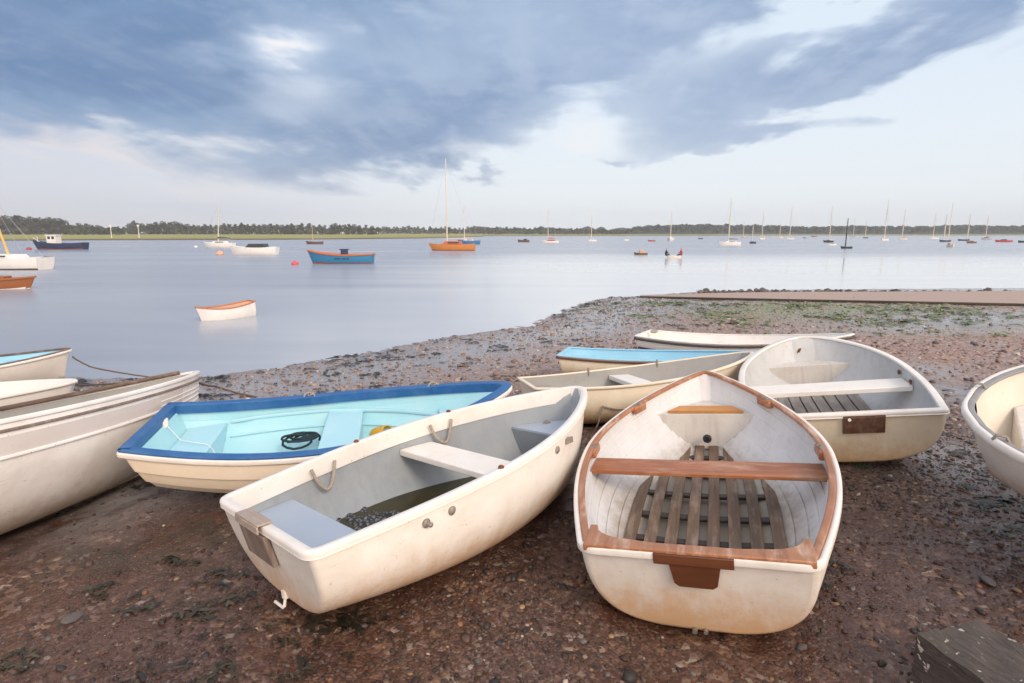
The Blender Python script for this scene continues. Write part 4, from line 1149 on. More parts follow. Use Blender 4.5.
# rubble line of stones along the far edge
xs, ys = [], []
for k in range(900):
    u = .10 + .9 * random.random(); i = min(int(u * 89), 88); p = FE[i].lerp(FE[i + 1], random.random()); xs.append(p.x + random.uniform(-.2, .2)); ys.append(p.y + random.gauss(.25, .30))
xs, ys = np.array(xs), np.array(ys)
V, F = ico(); nn = len(xs); s = np.minimum(.036 * np.exp(rng.normal(0, .6, nn)), .14)
P = V[None] * (1 + rng.uniform(-.2, .2, (nn, 12, 1))) * s[:, None, None] * np.array([1.3, 1, .8]) + np.stack([xs, ys, np.full(nn, -.32) + s * .25], 1)[:, None]
cc = np.array([(.05, .045, .045), (.09, .08, .078), (.14, .12, .11)])[rng.integers(0, 3, nn)]
o = np_mesh('rubble', P.reshape(-1, 3), (F[None] + 12 * np.arange(nn)[:, None, None]).reshape(-1, 3), M['pebble'], False, np.repeat(cc, 12, 0)); tag(o, kind='stuff')

# ------------------------------------------------------------------ timber block at the corner
def block_mat():
    n = NT('weathered_end_grain'); tcn = n.node('ShaderNodeTexCoord'); mp = n.node('ShaderNodeMapping'); mp.inputs['Scale'].default_value = (14, 2.2, 14); n.link(tcn.outputs['Object'], mp.inputs[0])
    a = n.noise(mp.outputs[0], 3, 6, .65, 1.5)
    v = n.coord('Object'); b = n.noise(v, 7, 5, .6)
    c = n.mix(n.ramp(a, [(.3, 0.), (.7, 1.)]), (.036, .029, .025), (.115, .09, .076))
    w = n.node('ShaderNodeTexNoise'); w.inputs['Scale'].default_value = 26; w.inputs['Detail'].default_value = 2; n.link(v, w.inputs['Vector'])
    spot = n.math('MULTIPLY', n.ramp(w.outputs['Fac'], [(.63, 0.), (.66, 1.)]), n.ramp(b, [(.46, 0.), (.52, 1.)]))
    c = n.mix(spot, c, (.52, .46, .40))
    n.base(c); n.rough(.75); n.bump(n.math('ADD', a, n.math('MULTIPLY', spot, .3)), .7, .012); return n.m
M['block'] = block_mat()
ztop = .34
c0 = at(917, 634, ztop); c1 = at(1010, 613, ztop); c2 = at(984, 690, ztop)
e1 = (c1 - c0); e1.z = 0; e1.normalize()
e2 = (c2 - c0); e2.z = 0; e2.normalize()
e2 = (e2 - e1 * e1.dot(e2)); e2.normalize()
mb = MB()
Lx, Ly, Hz = .34, .55, .5
G = []
def bump_top(u, v_): return .006 * math.sin(30 * u) + .004 * math.sin(21 * v_ + 9 * u)
nu, nv_ = 14, 22
top = [[(i / nu * Lx, j / nv_ * Ly, bump_top(i / nu, j / nv_)) for j in range(nv_ + 1)] for i in range(nu + 1)]
mb.grid(top)
ring = [top[i][0] for i in range(nu + 1)] + [top[nu][j] for j in range(1, nv_ + 1)] + [top[i][nv_] for i in range(nu - 1, -1, -1)] + [top[0][j] for j in range(nv_ - 1, 0, -1)]
mb.grid([[p, (p[0], p[1], -.03), (p[0], p[1], -Hz)] for p in ring], close=True)
blk = mb.build('timber_block', M['block'], None, smooth=40)
blk.matrix_world = Matrix((( e1.x, e2.x, 0, c0.x), (e1.y, e2.y, 0, c0.y), (0, 0, 1, ztop), (0, 0, 0, 1)))
tag(blk, 'weathered grey timber block with pale lichen spots at the bottom right corner', 'timber block')

# ------------------------------------------------------------------ ropes
def mooring(label, pts, r, mat, sag=.03, wob=.004):
    P = []
    for a_, b_ in zip(pts[:-1], pts[1:]): P += rope_sag(a_, b_, sag, 12, wob)[:-1]
    P.append(Vector(pts[-1])); mb = MB(); mb.tube(P, r, 6)
    return tag(mb.build('mooring_rope', M[mat], None), label, 'rope')
bB = HB.world(HB.gun(1, 1)) + Vector((.02, 0, -.12)); bK = HK.world(HK.gun(1, 1)) + Vector((.02, 0, -.05))
mooring('thin brown rope from the bow of the blue lined dinghy to the beach', [bB, at(95, 368, -.05), gpt(185, 381)], .011, 'rope_brown', .02)
mooring('thin rope from the bow of the plain white dinghy to the beach', [bK, gpt(150, 379), gpt(185, 381)], .010, 'rope_brown', .02)
bA = HA.world(HA.gun(1, 1)) + Vector((.03, .02, -.10))
mooring('brown rope running from the bow of the big launch over the shingle', [bA, gpt(215, 386), gpt(256, 397)], .014, 'rope_brown', .015)
g = HH.world(HH.skin(.14, .62, -1)); g2 = HH.world(HH.skin(.42, .55, -1))
mooring('thin rope hung along the side of the long cream dinghy with grey interior', [g2, HH.world(HH.skin(.25, .6, -1)) + Vector((0, -.02, 0)), HH.world(HH.skin(.24, .2, -1)) + Vector((0, -.08, -.05))], .007, 'rope', .04)

# ------------------------------------------------------------------ water and far land
n = NT('estuary_water'); v = n.coord('Object', (.10, .5, .3)); v2 = n.coord('Object', (.02, .09, .05))
a = n.noise(v, 1.0, 5, .6, .4); b = n.noise(v2, 1.0, 4, .6, .6)
wbase = n.mix(n.ramp(b, [(.35, 0.), (.7, 1.)]), (.235, .26, .315), (.36, .385, .43))
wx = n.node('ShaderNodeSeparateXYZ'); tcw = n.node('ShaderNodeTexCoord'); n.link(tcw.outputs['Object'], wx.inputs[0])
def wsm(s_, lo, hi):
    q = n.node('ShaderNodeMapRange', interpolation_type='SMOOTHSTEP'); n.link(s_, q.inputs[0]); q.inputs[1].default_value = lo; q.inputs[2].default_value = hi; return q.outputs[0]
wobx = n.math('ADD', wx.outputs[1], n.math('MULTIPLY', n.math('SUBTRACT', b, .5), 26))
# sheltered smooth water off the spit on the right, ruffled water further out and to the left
calm_sheen = n.math('MULTIPLY', wsm(n.math('ADD', wx.outputs[0], n.math('MULTIPLY', n.math('SUBTRACT', b, .5), 14)), -11, 4), wsm(wobx, 75, 40))
n.base(n.mix(n.math('MULTIPLY', calm_sheen, .8), wbase, (.64, .66, .68)))     # bright sky sheen painted into the base colour of the smooth water
n.rough(n.math('SUBTRACT', n.math('MULTIPLY_ADD', b, .16, .17), n.math('MULTIPLY', calm_sheen, .13))); n.b.inputs['IOR'].default_value = 1.33
n.b.inputs['Specular IOR Level'].default_value = 1.0
n.bump(n.math('ADD', a, n.math('MULTIPLY', b, 3)), .07, .04)
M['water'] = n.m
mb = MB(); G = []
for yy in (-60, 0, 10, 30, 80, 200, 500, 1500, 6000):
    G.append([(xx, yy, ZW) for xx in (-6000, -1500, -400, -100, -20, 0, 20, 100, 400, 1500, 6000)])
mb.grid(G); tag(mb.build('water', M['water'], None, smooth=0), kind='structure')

n = NT('saltmarsh'); v = n.coord('Object', (.02, .08, .1)); a = n.noise(v, 1.5, 5, .6); sp = n.node('ShaderNodeSeparateXYZ'); tcg = n.node('ShaderNodeTexCoord'); n.link(tcg.outputs['Object'], sp.inputs[0])
gr = n.mix(n.ramp(a, [(.35, 0.), (.65, 1.)]), (.21, .215, .05), (.35, .32, .10))
edge = n.node('ShaderNodeMapRange'); n.link(sp.outputs[2], edge.inputs[0]); edge.inputs[1].default_value = -.25; edge.inputs[2].default_value = .15
n.base(n.mix(edge.outputs[0], (.085, .06, .045), gr)); n.rough(.9); M['marsh'] = n.m
def land(name, front, zt_, back, mat):
    rows = []
    for px, py in front:
        p = at(px, py, ZW); d = Vector((p.x, p.y, 0)).normalized()
        rows.append([p + Vector((0, 0, -.3)) - d * 3, Vector((p.x, p.y, ZW + .45)) + d * 1.0, Vector((p.x, p.y, zt_)) + d * 10] + [Vector((d.x * r_, d.y * r_, zt_ + min((r_ - p.length) * .005, 1.25))) for r_ in back if r_ > p.length + 15])
    m_ = min(len(r_) for r_ in rows)
    rows = [r_[:3] + r_[-(m_ - 3):] for r_ in rows]
    mb = MB(); mb.grid(rows); return tag(mb.build(name, mat, None, smooth=40), kind='structure')
land('far_shore', [(-900, 241.5), (-300, 241), (0, 240.6), (80, 240.3), (160, 240), (260, 239.8), (350, 239.2), (420, 238.4), (470, 237.2), (484, 236.4)], .2, [280, 340, 700, 1100, 2000, 7000], M['marsh'])
land('far_shore', [(484, 236.0), (560, 235.9), (640, 235.8), (800, 235.4), (1024, 235.3), (1500, 235.5), (2500, 236)], .4, [1200, 1600, 2500, 7000], M['marsh'])
# ------------------------------------------------------------------ trees along the far bank
n = NT('far_foliage'); oi = n.node('ShaderNodeObjectInfo'); v = n.coord('Object'); a = n.noise(v, 6, 3)
c = n.mix(a, (.030, .042, .020), (.070, .085, .036)); c = n.mix(oi.outputs['Random'], c, n.mix(.5, c, (.075, .07, .045)))
n.base(c); n.rough(.8); n.b.inputs['Specular IOR Level'].default_value = .2; M['leaf'] = n.m
n = NT('far_woodland'); v = n.coord('Object', (.05, .05, .2)); a = n.noise(v, 2, 4); n.base(n.mix(a, (.034, .048, .030), (.066, .08, .045))); n.rough(.85); n.b.inputs['Specular IOR Level'].default_value = .2; M['leaf_far'] = n.m
M['bark'] = plain('bark', (.07, .055, .045), .9, 0, .4)
def leaf_cards(C, size, r):
    """bent leaf clumps at points C"""
    N = len(C); a = r.uniform(0, 2 * math.pi, N); t = r.uniform(-1.2, 1.2, N)
    ux = np.stack([np.cos(a), np.sin(a), np.zeros(N)], 1); vx = np.stack([-np.sin(a) * np.sin(t), np.cos(a) * np.sin(t), np.cos(t)], 1)
    s = (size * r.uniform(.6, 1.4, N))[:, None]; w = np.cross(ux, vx)
    P = np.stack([C - ux * s - vx * s * .7, C + ux * s * .9 - vx * s * .8 + w * s * .3, C + ux * s + vx * s * .8, C - ux * s * .7 + vx * s + w * s * .3], 1)
    return P.reshape(-1, 3), np.arange(4 * N).reshape(-1, 4)
def tree_proto(seed, wide, style):
    r = np.random.default_rng(seed); root = thing('broadleaf_tree', 'x', 'tree')
    mb = MB(); mb.tube([(0, 0, 0), (.005, .004, .2), (-.006, .0, .45), (.0, .01, .7)], .028, 7, r1=.008)
    tips = []
    for k in range(9):
        z0 = r.uniform(.16, .5); a = r.uniform(0, 6.28); L = r.uniform(.15, .34) * wide
        p = [(0, 0, z0), (L * .5 * math.cos(a), L * .5 * math.sin(a), z0 + .1), (L * math.cos(a), L * math.sin(a), z0 + r.uniform(.12, .3))]
        mb.tube(p, .011, 5, r1=.003); tips.append(p[-1])
    mb.build('trunk', M['bark'], root)
    cl = []
    for tx, ty, tz in tips + [(0, 0, .75), (.05 * wide, .03, .6), (-.08 * wide, 0, .5), (.02, .05, .85)]:
        rad = r.uniform(.10, .18) * (wide if style == 0 else .8)
        nn = 55; d = r.normal(0, 1, (nn, 3)); d /= np.linalg.norm(d, axis=1)[:, None]; d *= (r.random(nn) ** .4)[:, None] * rad * np.array([1.15, 1.15, .8])
        cl.append(d + np.array([tx, ty, min(tz, .86)]))
    if style == 1:
        nn = 260; z = r.uniform(.12, 1, nn); a = r.uniform(0, 6.28, nn); rad = .2 * wide * np.sqrt(1.02 - z) * (r.random(nn) ** .4) + .01
        cl.append(np.stack([rad * np.cos(a), rad * np.sin(a), z], 1))
    C = np.concatenate(cl); C[:, 2] = np.clip(C[:, 2], .06, 1.0)
    P, F = leaf_cards(C, .035, r)
    o = np_mesh('crown', P, F, M['leaf'], False); o.parent = root
    return root
protos = [tree_proto(i, w, s) for i, (w, s) in enumerate([(1.1, 0), (1.35, 0), (.95, 0), (1.2, 0), (1.0, 1), (1.25, 0)])]
TOP = [(-260, 219), (-60, 217), (0, 216), (20, 216.5), (36, 218), (50, 217), (62, 220), (72, 226), (84, 222), (95, 225), (106, 228), (122, 227), (135, 222), (150, 223), (166, 221), (182, 222.5), (200, 225), (214, 224.5), (240, 224), (300, 224), (330, 224), (370, 225), (382, 227), (404, 225.6), (430, 227), (470, 227.5), (512, 227), (560, 227.5), (600, 228.3), (622, 230)]
TREES = 'trees along the far bank'
def place_tree(i, px, D, h, label):
    src = protos[i % len(protos)]
    if not src.get('used'):
        root = src; root['used'] = 1
    else:
        root = src.copy(); COL.objects.link(root)
        for ch in src.children:
            c = ch.copy(); COL.objects.link(c); c.parent = root
    dv = ray(px, 233); root.location = (dv.x / dv.y * D, D, 1.2 if px < 480 else .9); root.scale = (h * random.uniform(.85, 1.25),) * 2 + (h,)
    root.rotation_euler = (0, 0, random.uniform(0, 6.28))
    tag(root, label, 'tree', TREES)
px = -230.0; k = 0
while px < 622:
    D = 400 if px < 130 else (460 if px < 380 else 620); D *= random.uniform(.92, 1.15)
    ty = np.interp(px, [p for p, _ in TOP], [q for _, q in TOP]) + random.uniform(-.8, 1.3)
    h = (233 - ty) * D / FPX + .9
    lab = 'bushy green tree in the wooded stretch at the left end of the far bank' if px < 72 else ('green tree among hedges behind the marsh on the far bank' if px < 240 else ('low green tree in the long line behind the green marsh' if px < 420 else 'small distant tree in the line behind the orange yacht and beyond'))
    place_tree(random.randrange(6), px, D, max(h, 3), lab); k += 1
    px += random.uniform(3.2, 7.0) * (1.0 if px < 380 else .95)
for p in protos:
    if p.get('used'): del p['used']
# undergrowth and the wood across the water
def mass(name, pts_fn, N, size, mat, seed):
    r = np.random.default_rng(seed); C = pts_fn(r, N); P, F = leaf_cards(C, size, r)
    return tag(np_mesh(name, P, F, mat, False), kind='stuff')
def hedge_pts(r, N):
    px = r.uniform(-260, 622, N); D = np.where(px < 130, 385, np.where(px < 380, 440, 590)) * r.uniform(.99, 1.08, N)
    hh = 2.2 + 2.0 * (vnoise(px * .11, px * 0, 3)) + 1.4 * vnoise(px * .5, px * 0, 8)
    z = .8 + r.random(N) ** .7 * hh
    return np.stack([(px - 512) / FPX * D * 1.0, D, z], 1)
mass('undergrowth', hedge_pts, 9000, .8, M['leaf'], 4)
WT_ = [(604, 232), (622, 230.5), (636, 227.5), (655, 226.2), (680, 225.2), (705, 225), (740, 226), (770, 226.5), (800, 227.6), (830, 227), (850, 226.6), (880, 227), (920, 227), (940, 225.8), (962, 226.4), (1000, 227), (1030, 227), (1200, 226), (1400, 227)]
def wood_pts(r, N):
    px = r.uniform(604, 1400, N); D = r.uniform(680, 760, N)
    ty = np.interp(px, [p for p, _ in WT_], [q for _, q in WT_]) + 1.3 * (vnoise(px * .22, px * 0, 5) - .4) + .9 * (vnoise(px * .8, px * 0, 6) - .5)
    top = (233 - ty) * 700 / FPX + 1.5
    z = .3 + (r.random(N) ** .55) * np.maximum(top, 1)
    return np.stack([(px - 512) / FPX * D, D, z], 1)
mass('woodland', wood_pts, 26000, 1.3, M['leaf_far'], 5)
mb = MB(); rows = []
for px in np.linspace(600, 1400, 120):
    ty = float(np.interp(px, [p for p, _ in WT_], [q for _, q in WT_])); hh = max(.5, ((233 - ty) * 700 / FPX + 1.5) * .62)
    rows.append([((px - 512) / FPX * D_, D_, z_) for D_, z_ in ((676, .2), (690, .4 + hh * .75), (740, .4 + hh), (1100, .3 + hh * .8), (1500, .2))])
mb.grid(rows); tag(mb.build('hills', M['leaf_far'], None, smooth=60), kind='structure')
def far_pts(r, N):
    px = r.uniform(470, 640, N); D = r.uniform(900, 960, N); z = .4 + r.random(N) ** .6 * (4 + 7 * vnoise(px * .15, px * 0, 2))
    return np.stack([(px - 512) / FPX * D, D, z], 1)
mass('woodland', far_pts, 4000, 1.5, M['leaf_far'], 6)
for px, top in ((112, 227.5), (139.5, 228)):
    p = at(px, 239.8, ZW); D = p.y
    mb = MB(); h_ = 5.2; mb.tube([(0, 0, -.5), (0, 0, h_)], .14, 8, r1=.10); mb.box((0, 0, h_ - .3), (.7, .2, .6))
    o = mb.build('channel_post', M['white_plain']); o.location = p
    tag(o, 'pale post at the marsh edge, ' + ('nearer the dark fishing boat' if px < 120 else 'the second one along from the dark fishing boat'), 'post', 'posts at the marsh edge')

# ------------------------------------------------------------------ boats afloat
def pm(name, col, rough=.45):
    k = 'pm_' + name
    if k not in M: M[k] = paint('boat_' + name, col, rough, tuple(q * .6 for q in col), .3, 1.5)
    return M[k]
WHT = pm('white', (.78, .76, .74)); CRM = pm('cream', (.74, .68, .58)); TAN = pm('tan', (.55, .36, .24)); NAV = pm('navy', (.03, .045, .10)); BLK = pm('dark', (.03, .03, .035))
BLUE = pm('blue', (.05, .18, .38)); ORG = pm('orange', (.55, .22, .06)); RED = pm('red', (.45, .05, .05)); TEAL = pm('teal', (.035, .20, .38)); VARN = pm('varnish', (.30, .11, .04)); GRN = pm('dark_green_cover', (.05, .075, .065)); ORL = pm('orange_light', (.72, .40, .24)); BRN = pm('brown', (.14, .085, .06)); GLS = pm('glass', (.03, .04, .05), .15); SPAR = pm('spar', (.70, .62, .52)); YSPAR = pm('yellow_spar', (.62, .42, .14)); GRYB = pm('grey', (.4, .4, .42)); PNK = pm('pink', (.62, .28, .26))
AFLOAT = 'boats lying at moorings'
def float_hull(L, B, fb, sheer=.35, trans=.62, rake=.08, nt=22, nv=9):
    rows = []
    for t in np.linspace(0, 1, nt):
        b = B / 2 * (trans + (1 - trans) * math.sin(math.pi / 2 * min(t / .45, 1))) if t < .45 else B / 2 * max(0.02, (1 - ((t - .45) / .55) ** 2.1)) ** .9
        zs = fb * (1 + sheer * max(0, (t - .4) / .6) ** 2 + .12 * max(0, (.4 - t) / .4) ** 2); zk = -.25 * fb * (1 - max(0, (t - .8) / .2) ** 2) - .1
        row = []
        for q in np.linspace(0, math.pi / 2, nv):
            fz = 1 - math.cos(q) ** .75; y = b * math.sin(q) ** .75
            row.append((L * (t - .5) - rake * L * (1 - fz) * max(0, (t - .5) * 2) + .02 * L * (1 - fz) * (1 - t), y, zk + (zs - zk) * fz))
        rows.append(row)
    return rows
def moored(name, label, cat, px, wl, w, yaw, hull, top=None, B=.34, fb=.12, bottom=None, cabin=None, cover=None, deck=None, mastx=.08, mast=None, sheer=.35, lean=0., inside=None, rail=None, group=AFLOAT, boom=True, rake=0., floor=-.03):
    p = at(px, wl, ZW); D = p.y; ya = math.radians(yaw); view = math.atan2(p.x, p.y)
    rel = ya + view
    L = w * math.hypot(p.x, p.y) / FPX / max(abs(math.cos(rel)) + B * abs(math.sin(rel)), .3) * (p.y / math.hypot(p.x, p.y)) ** 0 * math.cos(view)
    root = thing(name, label, cat, p, (0, lean, ya), group)
    Bm = L * B; F = L * fb
    rows = float_hull(L, Bm, F, sheer)
    full = [[(a, -b, c) for a, b, c in r_[::-1]] + [(a, b, c) for a, b, c in r_[1:]] for r_ in rows]
    mb = MB(); mb.grid(full, 0); mb.add(full[0], [tuple(range(len(full[0])))], 0)
    mats = [hull]
    if bottom: mats.append(bottom)
    o = mb.build('hull', mats, root, smooth=40)
    if bottom:
        for f in o.data.polygons:
            if f.center.z < F * .16 and len(f.vertices) < 6: f.material_index = 1
    g = [r_[-1] for r_ in rows]
    dz = floor * L if inside else -.004 * L
    mb = MB(); mb.grid([[(a, -b * .97, c + dz), (a, 0, c + dz + (.01 * L if not inside else 0)), (a, b * .97, c + dz)] for a, b, c in g]); mb.build('inside_floor' if inside else 'deck', inside or deck or hull, root)
    if rail:
        pth = [(a, -b, c) for a, b, c in g] + [(a, b, c) for a, b, c in g[::-1]]
        mb = MB(); mb.sweep(pth, rounded(.022 * L, .022 * L, .006 * L, 2), closed=True); mb.build('rail', rail, root)
    top_z = F
    if cabin:
        x0, x1, wd, hh, cm = cabin
        mb = MB(); pr = [(x0, 0), (x0 + .02, hh), (x1 - .10 * (x1 - x0) - .03, hh), (x1, hh * .25), (x1 + .02, 0)]
        vs = []
        for s_ in (-1, 1):
            for x_, z_ in pr: vs.append((x_ * L, s_ * wd / 2 * Bm * (1 - .15 * z_ / hh) * (1 if x_ < x1 - .05 else .75), F * 1.02 + z_ * L))
        m = len(pr); mb.add(vs, [tuple(range(m - 1, -1, -1)), tuple(range(m, 2 * m))] + [(i, (i + 1) % m, m + (i + 1) % m, m + i) for i in range(m)])
        cb = mb.build('cabin', cm, root, smooth=25, bevel=.004 * L)
        mb = MB()
        for s_ in (-1, 1): mb.box(((x0 + (x1 - x0) * .42) * L, s_ * wd / 2 * Bm * .935, F * 1.02 + hh * .55 * L), ((x1 - x0) * .55 * L, .012 * L, hh * .32 * L))
        mb.build('window', GLS, cb)
    if top is not None:
        hm = (wl - top) * math.hypot(p.x, p.y) / FPX * math.cos(view) ; mx = mastx * L
        mb = MB(); mb.tube([(mx, 0, F * .5), (mx - rake * hm * .6, 0, hm * .6), (mx - rake * hm, 0, hm)], .085 if D < 150 else .11, 7, r1=.05 if D < 150 else .09); ms = mb.build('mast', mast or SPAR, root)
        mb = MB(); mb.box((mx - rake * hm * .66, 0, hm * .66), (.05, Bm * .5, .05)); mb.build('spreader', mast or SPAR, ms)
        mb = MB()
        for q in ((L * .49, 0, F * 1.3), (-L * .49, 0, F), (mx, Bm * .45, F), (mx, -Bm * .45, F)): mb.tube([(mx - rake * hm * .97, 0, hm * .97), q], .012, 4)
        mb.build('rigging', GRYB, ms)
        if boom:
            mb = MB(); mb.tube([(mx, 0, F + .13 * L), (mx - .42 * L, 0, F + .125 * L)], .05, 6); bm = mb.build('boom', mast or SPAR, root)
            if cover:
                mb = MB(); mb.tube([(mx - .01 * L, 0, F + .16 * L), (mx - .2 * L, 0, F + .155 * L), (mx - .42 * L, 0, F + .14 * L)], .028 * L, 8, r1=.016 * L); mb.build('sail_cover', cover, bm)
    return root, L, Bm, F
# the nearer ones, each with its own look
r_, L, B_, F = moored('rowing_boat', 'white rowing boat with orange inside and reddish rail, afloat alone near the beach', 'rowing boat', 227, 318, 61, 230, WHT, B=.46, fb=.20, inside=ORL, rail=pm('red_rail', (.46, .17, .08)), sheer=.5, lean=.10, floor=-.012)
mb = MB(); mb.box((0, 0, F * .85), (.22, B_ * .9, .03)); mb.box((-L * .3, 0, F * .85), (.22, B_ * .8, .03)); mb.build('thwart', ORL, r_)
r_, L, B_, F = moored('open_fishing_boat', 'teal open boat with orange rail and inside, a small blue engine box on it', 'fishing boat', 341, 263.6, 68, 180, TEAL, B=.3, fb=.13, bottom=pm('redbrown', (.30, .09, .06)), inside=ORL, rail=pm('orange_red', (.50, .15, .06)), sheer=.55)
mb = MB(); mb.box((-.06 * L, 0, F + .045 * L), (.09 * L, .3 * B_, .07 * L)); mb.box((-.06 * L, 0, F + .085 * L), (.13 * L, .34 * B_, .012 * L)); mb.build('engine_box', NAV, r_, bevel=.02)
mb = MB()
for s_ in (-1, 1):
    for k, (cx0, ww) in enumerate(((.03, .05), (-.02, .03), (-.09, .06), (-.15, .04))): mb.box((cx0 * L, s_ * (B_ * .5 + .006), F * .62), (ww * L, .02, .016 * L))
mb.build('side_lettering', NAV, r_)
r_, L, B_, F = moored('fishing_boat', 'dark blue fishing boat with a white wheelhouse and red waterline', 'fishing boat', 60, 249.3, 51, 180, NAV, B=.3, fb=.115, bottom=pm('redbrown', (.30, .09, .06)), inside=BRN, sheer=.5)
mb = MB(); mb.box((.09 * L, 0, F + .065 * L), (.17 * L, B_ * .5, .15 * L)); mb.box((.09 * L, 0, F + .145 * L), (.20 * L, B_ * .56, .02 * L)); wh = mb.build('wheelhouse', WHT, r_, bevel=.03)
mb = MB()
for s_ in (-1, 1):
    for x_ in (.05, .125): mb.box((x_ * L, s_ * B_ * .252, F + .10 * L), (.05 * L, .02, .05 * L))
mb.build('window', GLS, wh)
mb = MB(); mb.tube([(.40 * L, 0, F * 1.2), (.40 * L, 0, F * 2.0)], .05); mb.tube([(.30 * L, .2 * B_, F * 1.1), (.46 * L, .1 * B_, F * 1.9)], .03); mb.build('bow_rail', WHT, r_)
moored('white_yacht', 'white yacht at the left edge with a leaning yellow mast', 'yacht', -10, 269, 108, 174, WHT, top=190, B=.26, fb=.085, bottom=BRN, cabin=(-.3, .25, .55, .03, WHT), mast=YSPAR, cover=None, mastx=-.20, lean=0., boom=False, rake=-.22)
r_, L, B_, F = moored('classic_boat', 'varnished brown boat with a white waterline at the left edge', 'boat', -12, 289, 88, 8, VARN, B=.3, fb=.10, bottom=WHT, deck=VARN, rail=VARN)
mb = MB(); mb.box((.02 * L, 0, F + .02 * L), (.4 * L, .5 * B_, .05 * L)); mb.build('cabin', VARN, r_, bevel=.03)
moored('white_yacht', 'white yacht with a dark green sail cover and leaning mast beside the motor cruiser', 'yacht', 219, 247.4, 33, 170, WHT, top=205, B=.3, fb=.12, cabin=(-.28, .2, .55, .06, WHT), cover=GRN, mastx=.02, rake=.10)
r_, L, B_, F = moored('motor_cruiser', 'white motor cruiser with a dark raked windscreen', 'motor boat', 254, 254.3, 50, 180, WHT, B=.33, fb=.14, cabin=(-.28, .12, .75, .075, GLS), sheer=.3)
moored('small_sailing_boat', 'dark small boat with a short tan mast off the green marsh', 'sailing boat', 314.5, 244, 18, 180, BRN, top=226, B=.34, fb=.13, mast=TAN, boom=False)
moored('orange_yacht', 'varnished orange yacht with a tall mast and low cabin', 'yacht', 452, 250.5, 48, 176, ORG, top=163, B=.28, fb=.125, bottom=pm('redbrown', (.30, .09, .06)), cabin=(-.22, .2, .55, .07, pm('orange_red', (.50, .15, .06))), mastx=.10, sheer=.2, mast=SPAR)
moored('blue_yacht', 'blue hulled yacht lying just behind the orange one', 'yacht', 469, 244.2, 23, 178, BLUE, top=206, B=.3, fb=.15, cabin=(-.2, .2, .55, .07, WHT), mastx=.2)
moored('dark_launch', 'small dark brown launch just left of the yacht with a red sail cover', 'motor boat', 523.5, 242, 12, 175, BRN, B=.34, fb=.16, cabin=(-.3, .0, .6, .1, BLK))
moored('white_yacht', 'white yacht with a bright red sail cover', 'yacht', 550, 243, 17, 178, WHT, top=211, B=.32, fb=.12, cover=RED, cabin=(-.3, .2, .6, .06, RED), mastx=.12)
moored('white_yacht', 'small white yacht with a faint mast, next right of the red covered one', 'yacht', 592, 241.4, 9, 182, WHT, top=216, B=.34, fb=.16, cabin=(-.2, .2, .6, .08, WHT))
moored('white_boat', 'tiny white mastless boat above the left raft', 'boat', 626.5, 240.6, 5.5, 200, WHT, B=.4, fb=.2, cabin=(-.2, .2, .6, .1, ORL))
moored('red_boat', 'small bright red open boat beside a white end-on yacht', 'boat', 651.5, 241.4, 7.5, 180, RED, B=.36, fb=.17)
moored('white_yacht', 'white yacht seen end-on beside the small red boat', 'yacht', 670.5, 240.7, 8, 250, WHT, top=212.5, B=.34, fb=.13, cabin=(-.25, .2, .6, .06, CRM))
moored('white_yacht', 'largest white yacht of the far moorings with a dark blue sail cover', 'yacht', 729.5, 245.6, 22, 178, WHT, top=199.5, B=.32, fb=.15, cabin=(-.3, .2, .6, .06, WHT), cover=NAV, mastx=.06)
moored('dark_boat', 'tiny dark boat left of the largest white yacht', 'boat', 700.5, 239, 5, 180, BLK, B=.36, fb=.18)
moored('tan_boat', 'tiny tan boat just right of the largest white yacht', 'sailing boat', 743.5, 238, 5, 180, TAN, top=222, B=.36, fb=.16)
moored('blue_boat', 'small navy boat with a short mast right of the largest white yacht', 'sailing boat', 752.5, 243.6, 7.5, 200, NAV, top=226, B=.36, fb=.2, cabin=(-.2, .2, .6, .1, BLUE), boom=False)
moored('cream_yacht', 'cream yacht with a tall mast right of the small navy boat', 'yacht', 762, 239.5, 6.5, 220, CRM, top=212, B=.34, fb=.18, cabin=(-.2, .2, .6, .08, TAN))
moored('white_yacht', 'tiny cream yacht, the left of two close together with an orange cabin', 'yacht', 780, 238.2, 6, 180, CRM, top=223, B=.34, fb=.18, cabin=(-.2, .2, .6, .1, ORL))
moored('white_yacht', 'white yacht with a tall mast and orange tinged deck, next to a tiny dark boat', 'yacht', 790, 239.3, 8, 185, WHT, top=208, B=.34, fb=.16, cabin=(-.2, .2, .6, .08, ORL))
moored('dark_boat', 'tiny dark boat between a white yacht and a tiny red boat', 'boat', 804.5, 238.2, 3.5, 180, BLK, B=.36, fb=.2)
moored('red_boat', 'tiny dull red boat close under the wooded bank', 'boat', 814, 237, 6, 180, pm('dull_red', (.35, .12, .1)), B=.36, fb=.16)
moored('dark_yacht', 'dark hulled yacht with a tall mast lying behind a pale motor boat', 'yacht', 828, 242.4, 10, 176, BLK, top=207.5, B=.34, fb=.16, cabin=(-.2, .2, .6, .08, BRN), mastx=-.1)
moored('motor_boat', 'pale motor boat in front of the dark hulled yacht', 'motor boat', 831.5, 245.4, 9, 186, WHT, B=.4, fb=.16, cabin=(-.25, .2, .6, .12, GRYB))
moored('dark_sailing_boat', 'dark sailing boat with a dark mast, nearest of the far right moorings', 'sailing boat', 846, 248.5, 12, 184, BLK, top=219, B=.34, fb=.15, mast=BLK, inside=BRN, boom=False)
moored('white_yacht', 'very distant yacht just behind and right of the dark masted boat', 'yacht', 853.5, 236.9, 5, 180, GRYB, top=218, B=.36, fb=.14)
moored('dark_boat', 'tiny dark boat with a thin mast, halfway between dark masted boat and tall white yacht', 'sailing boat', 865.5, 238.2, 5, 180, BLK, top=221, B=.36, fb=.17, boom=False)
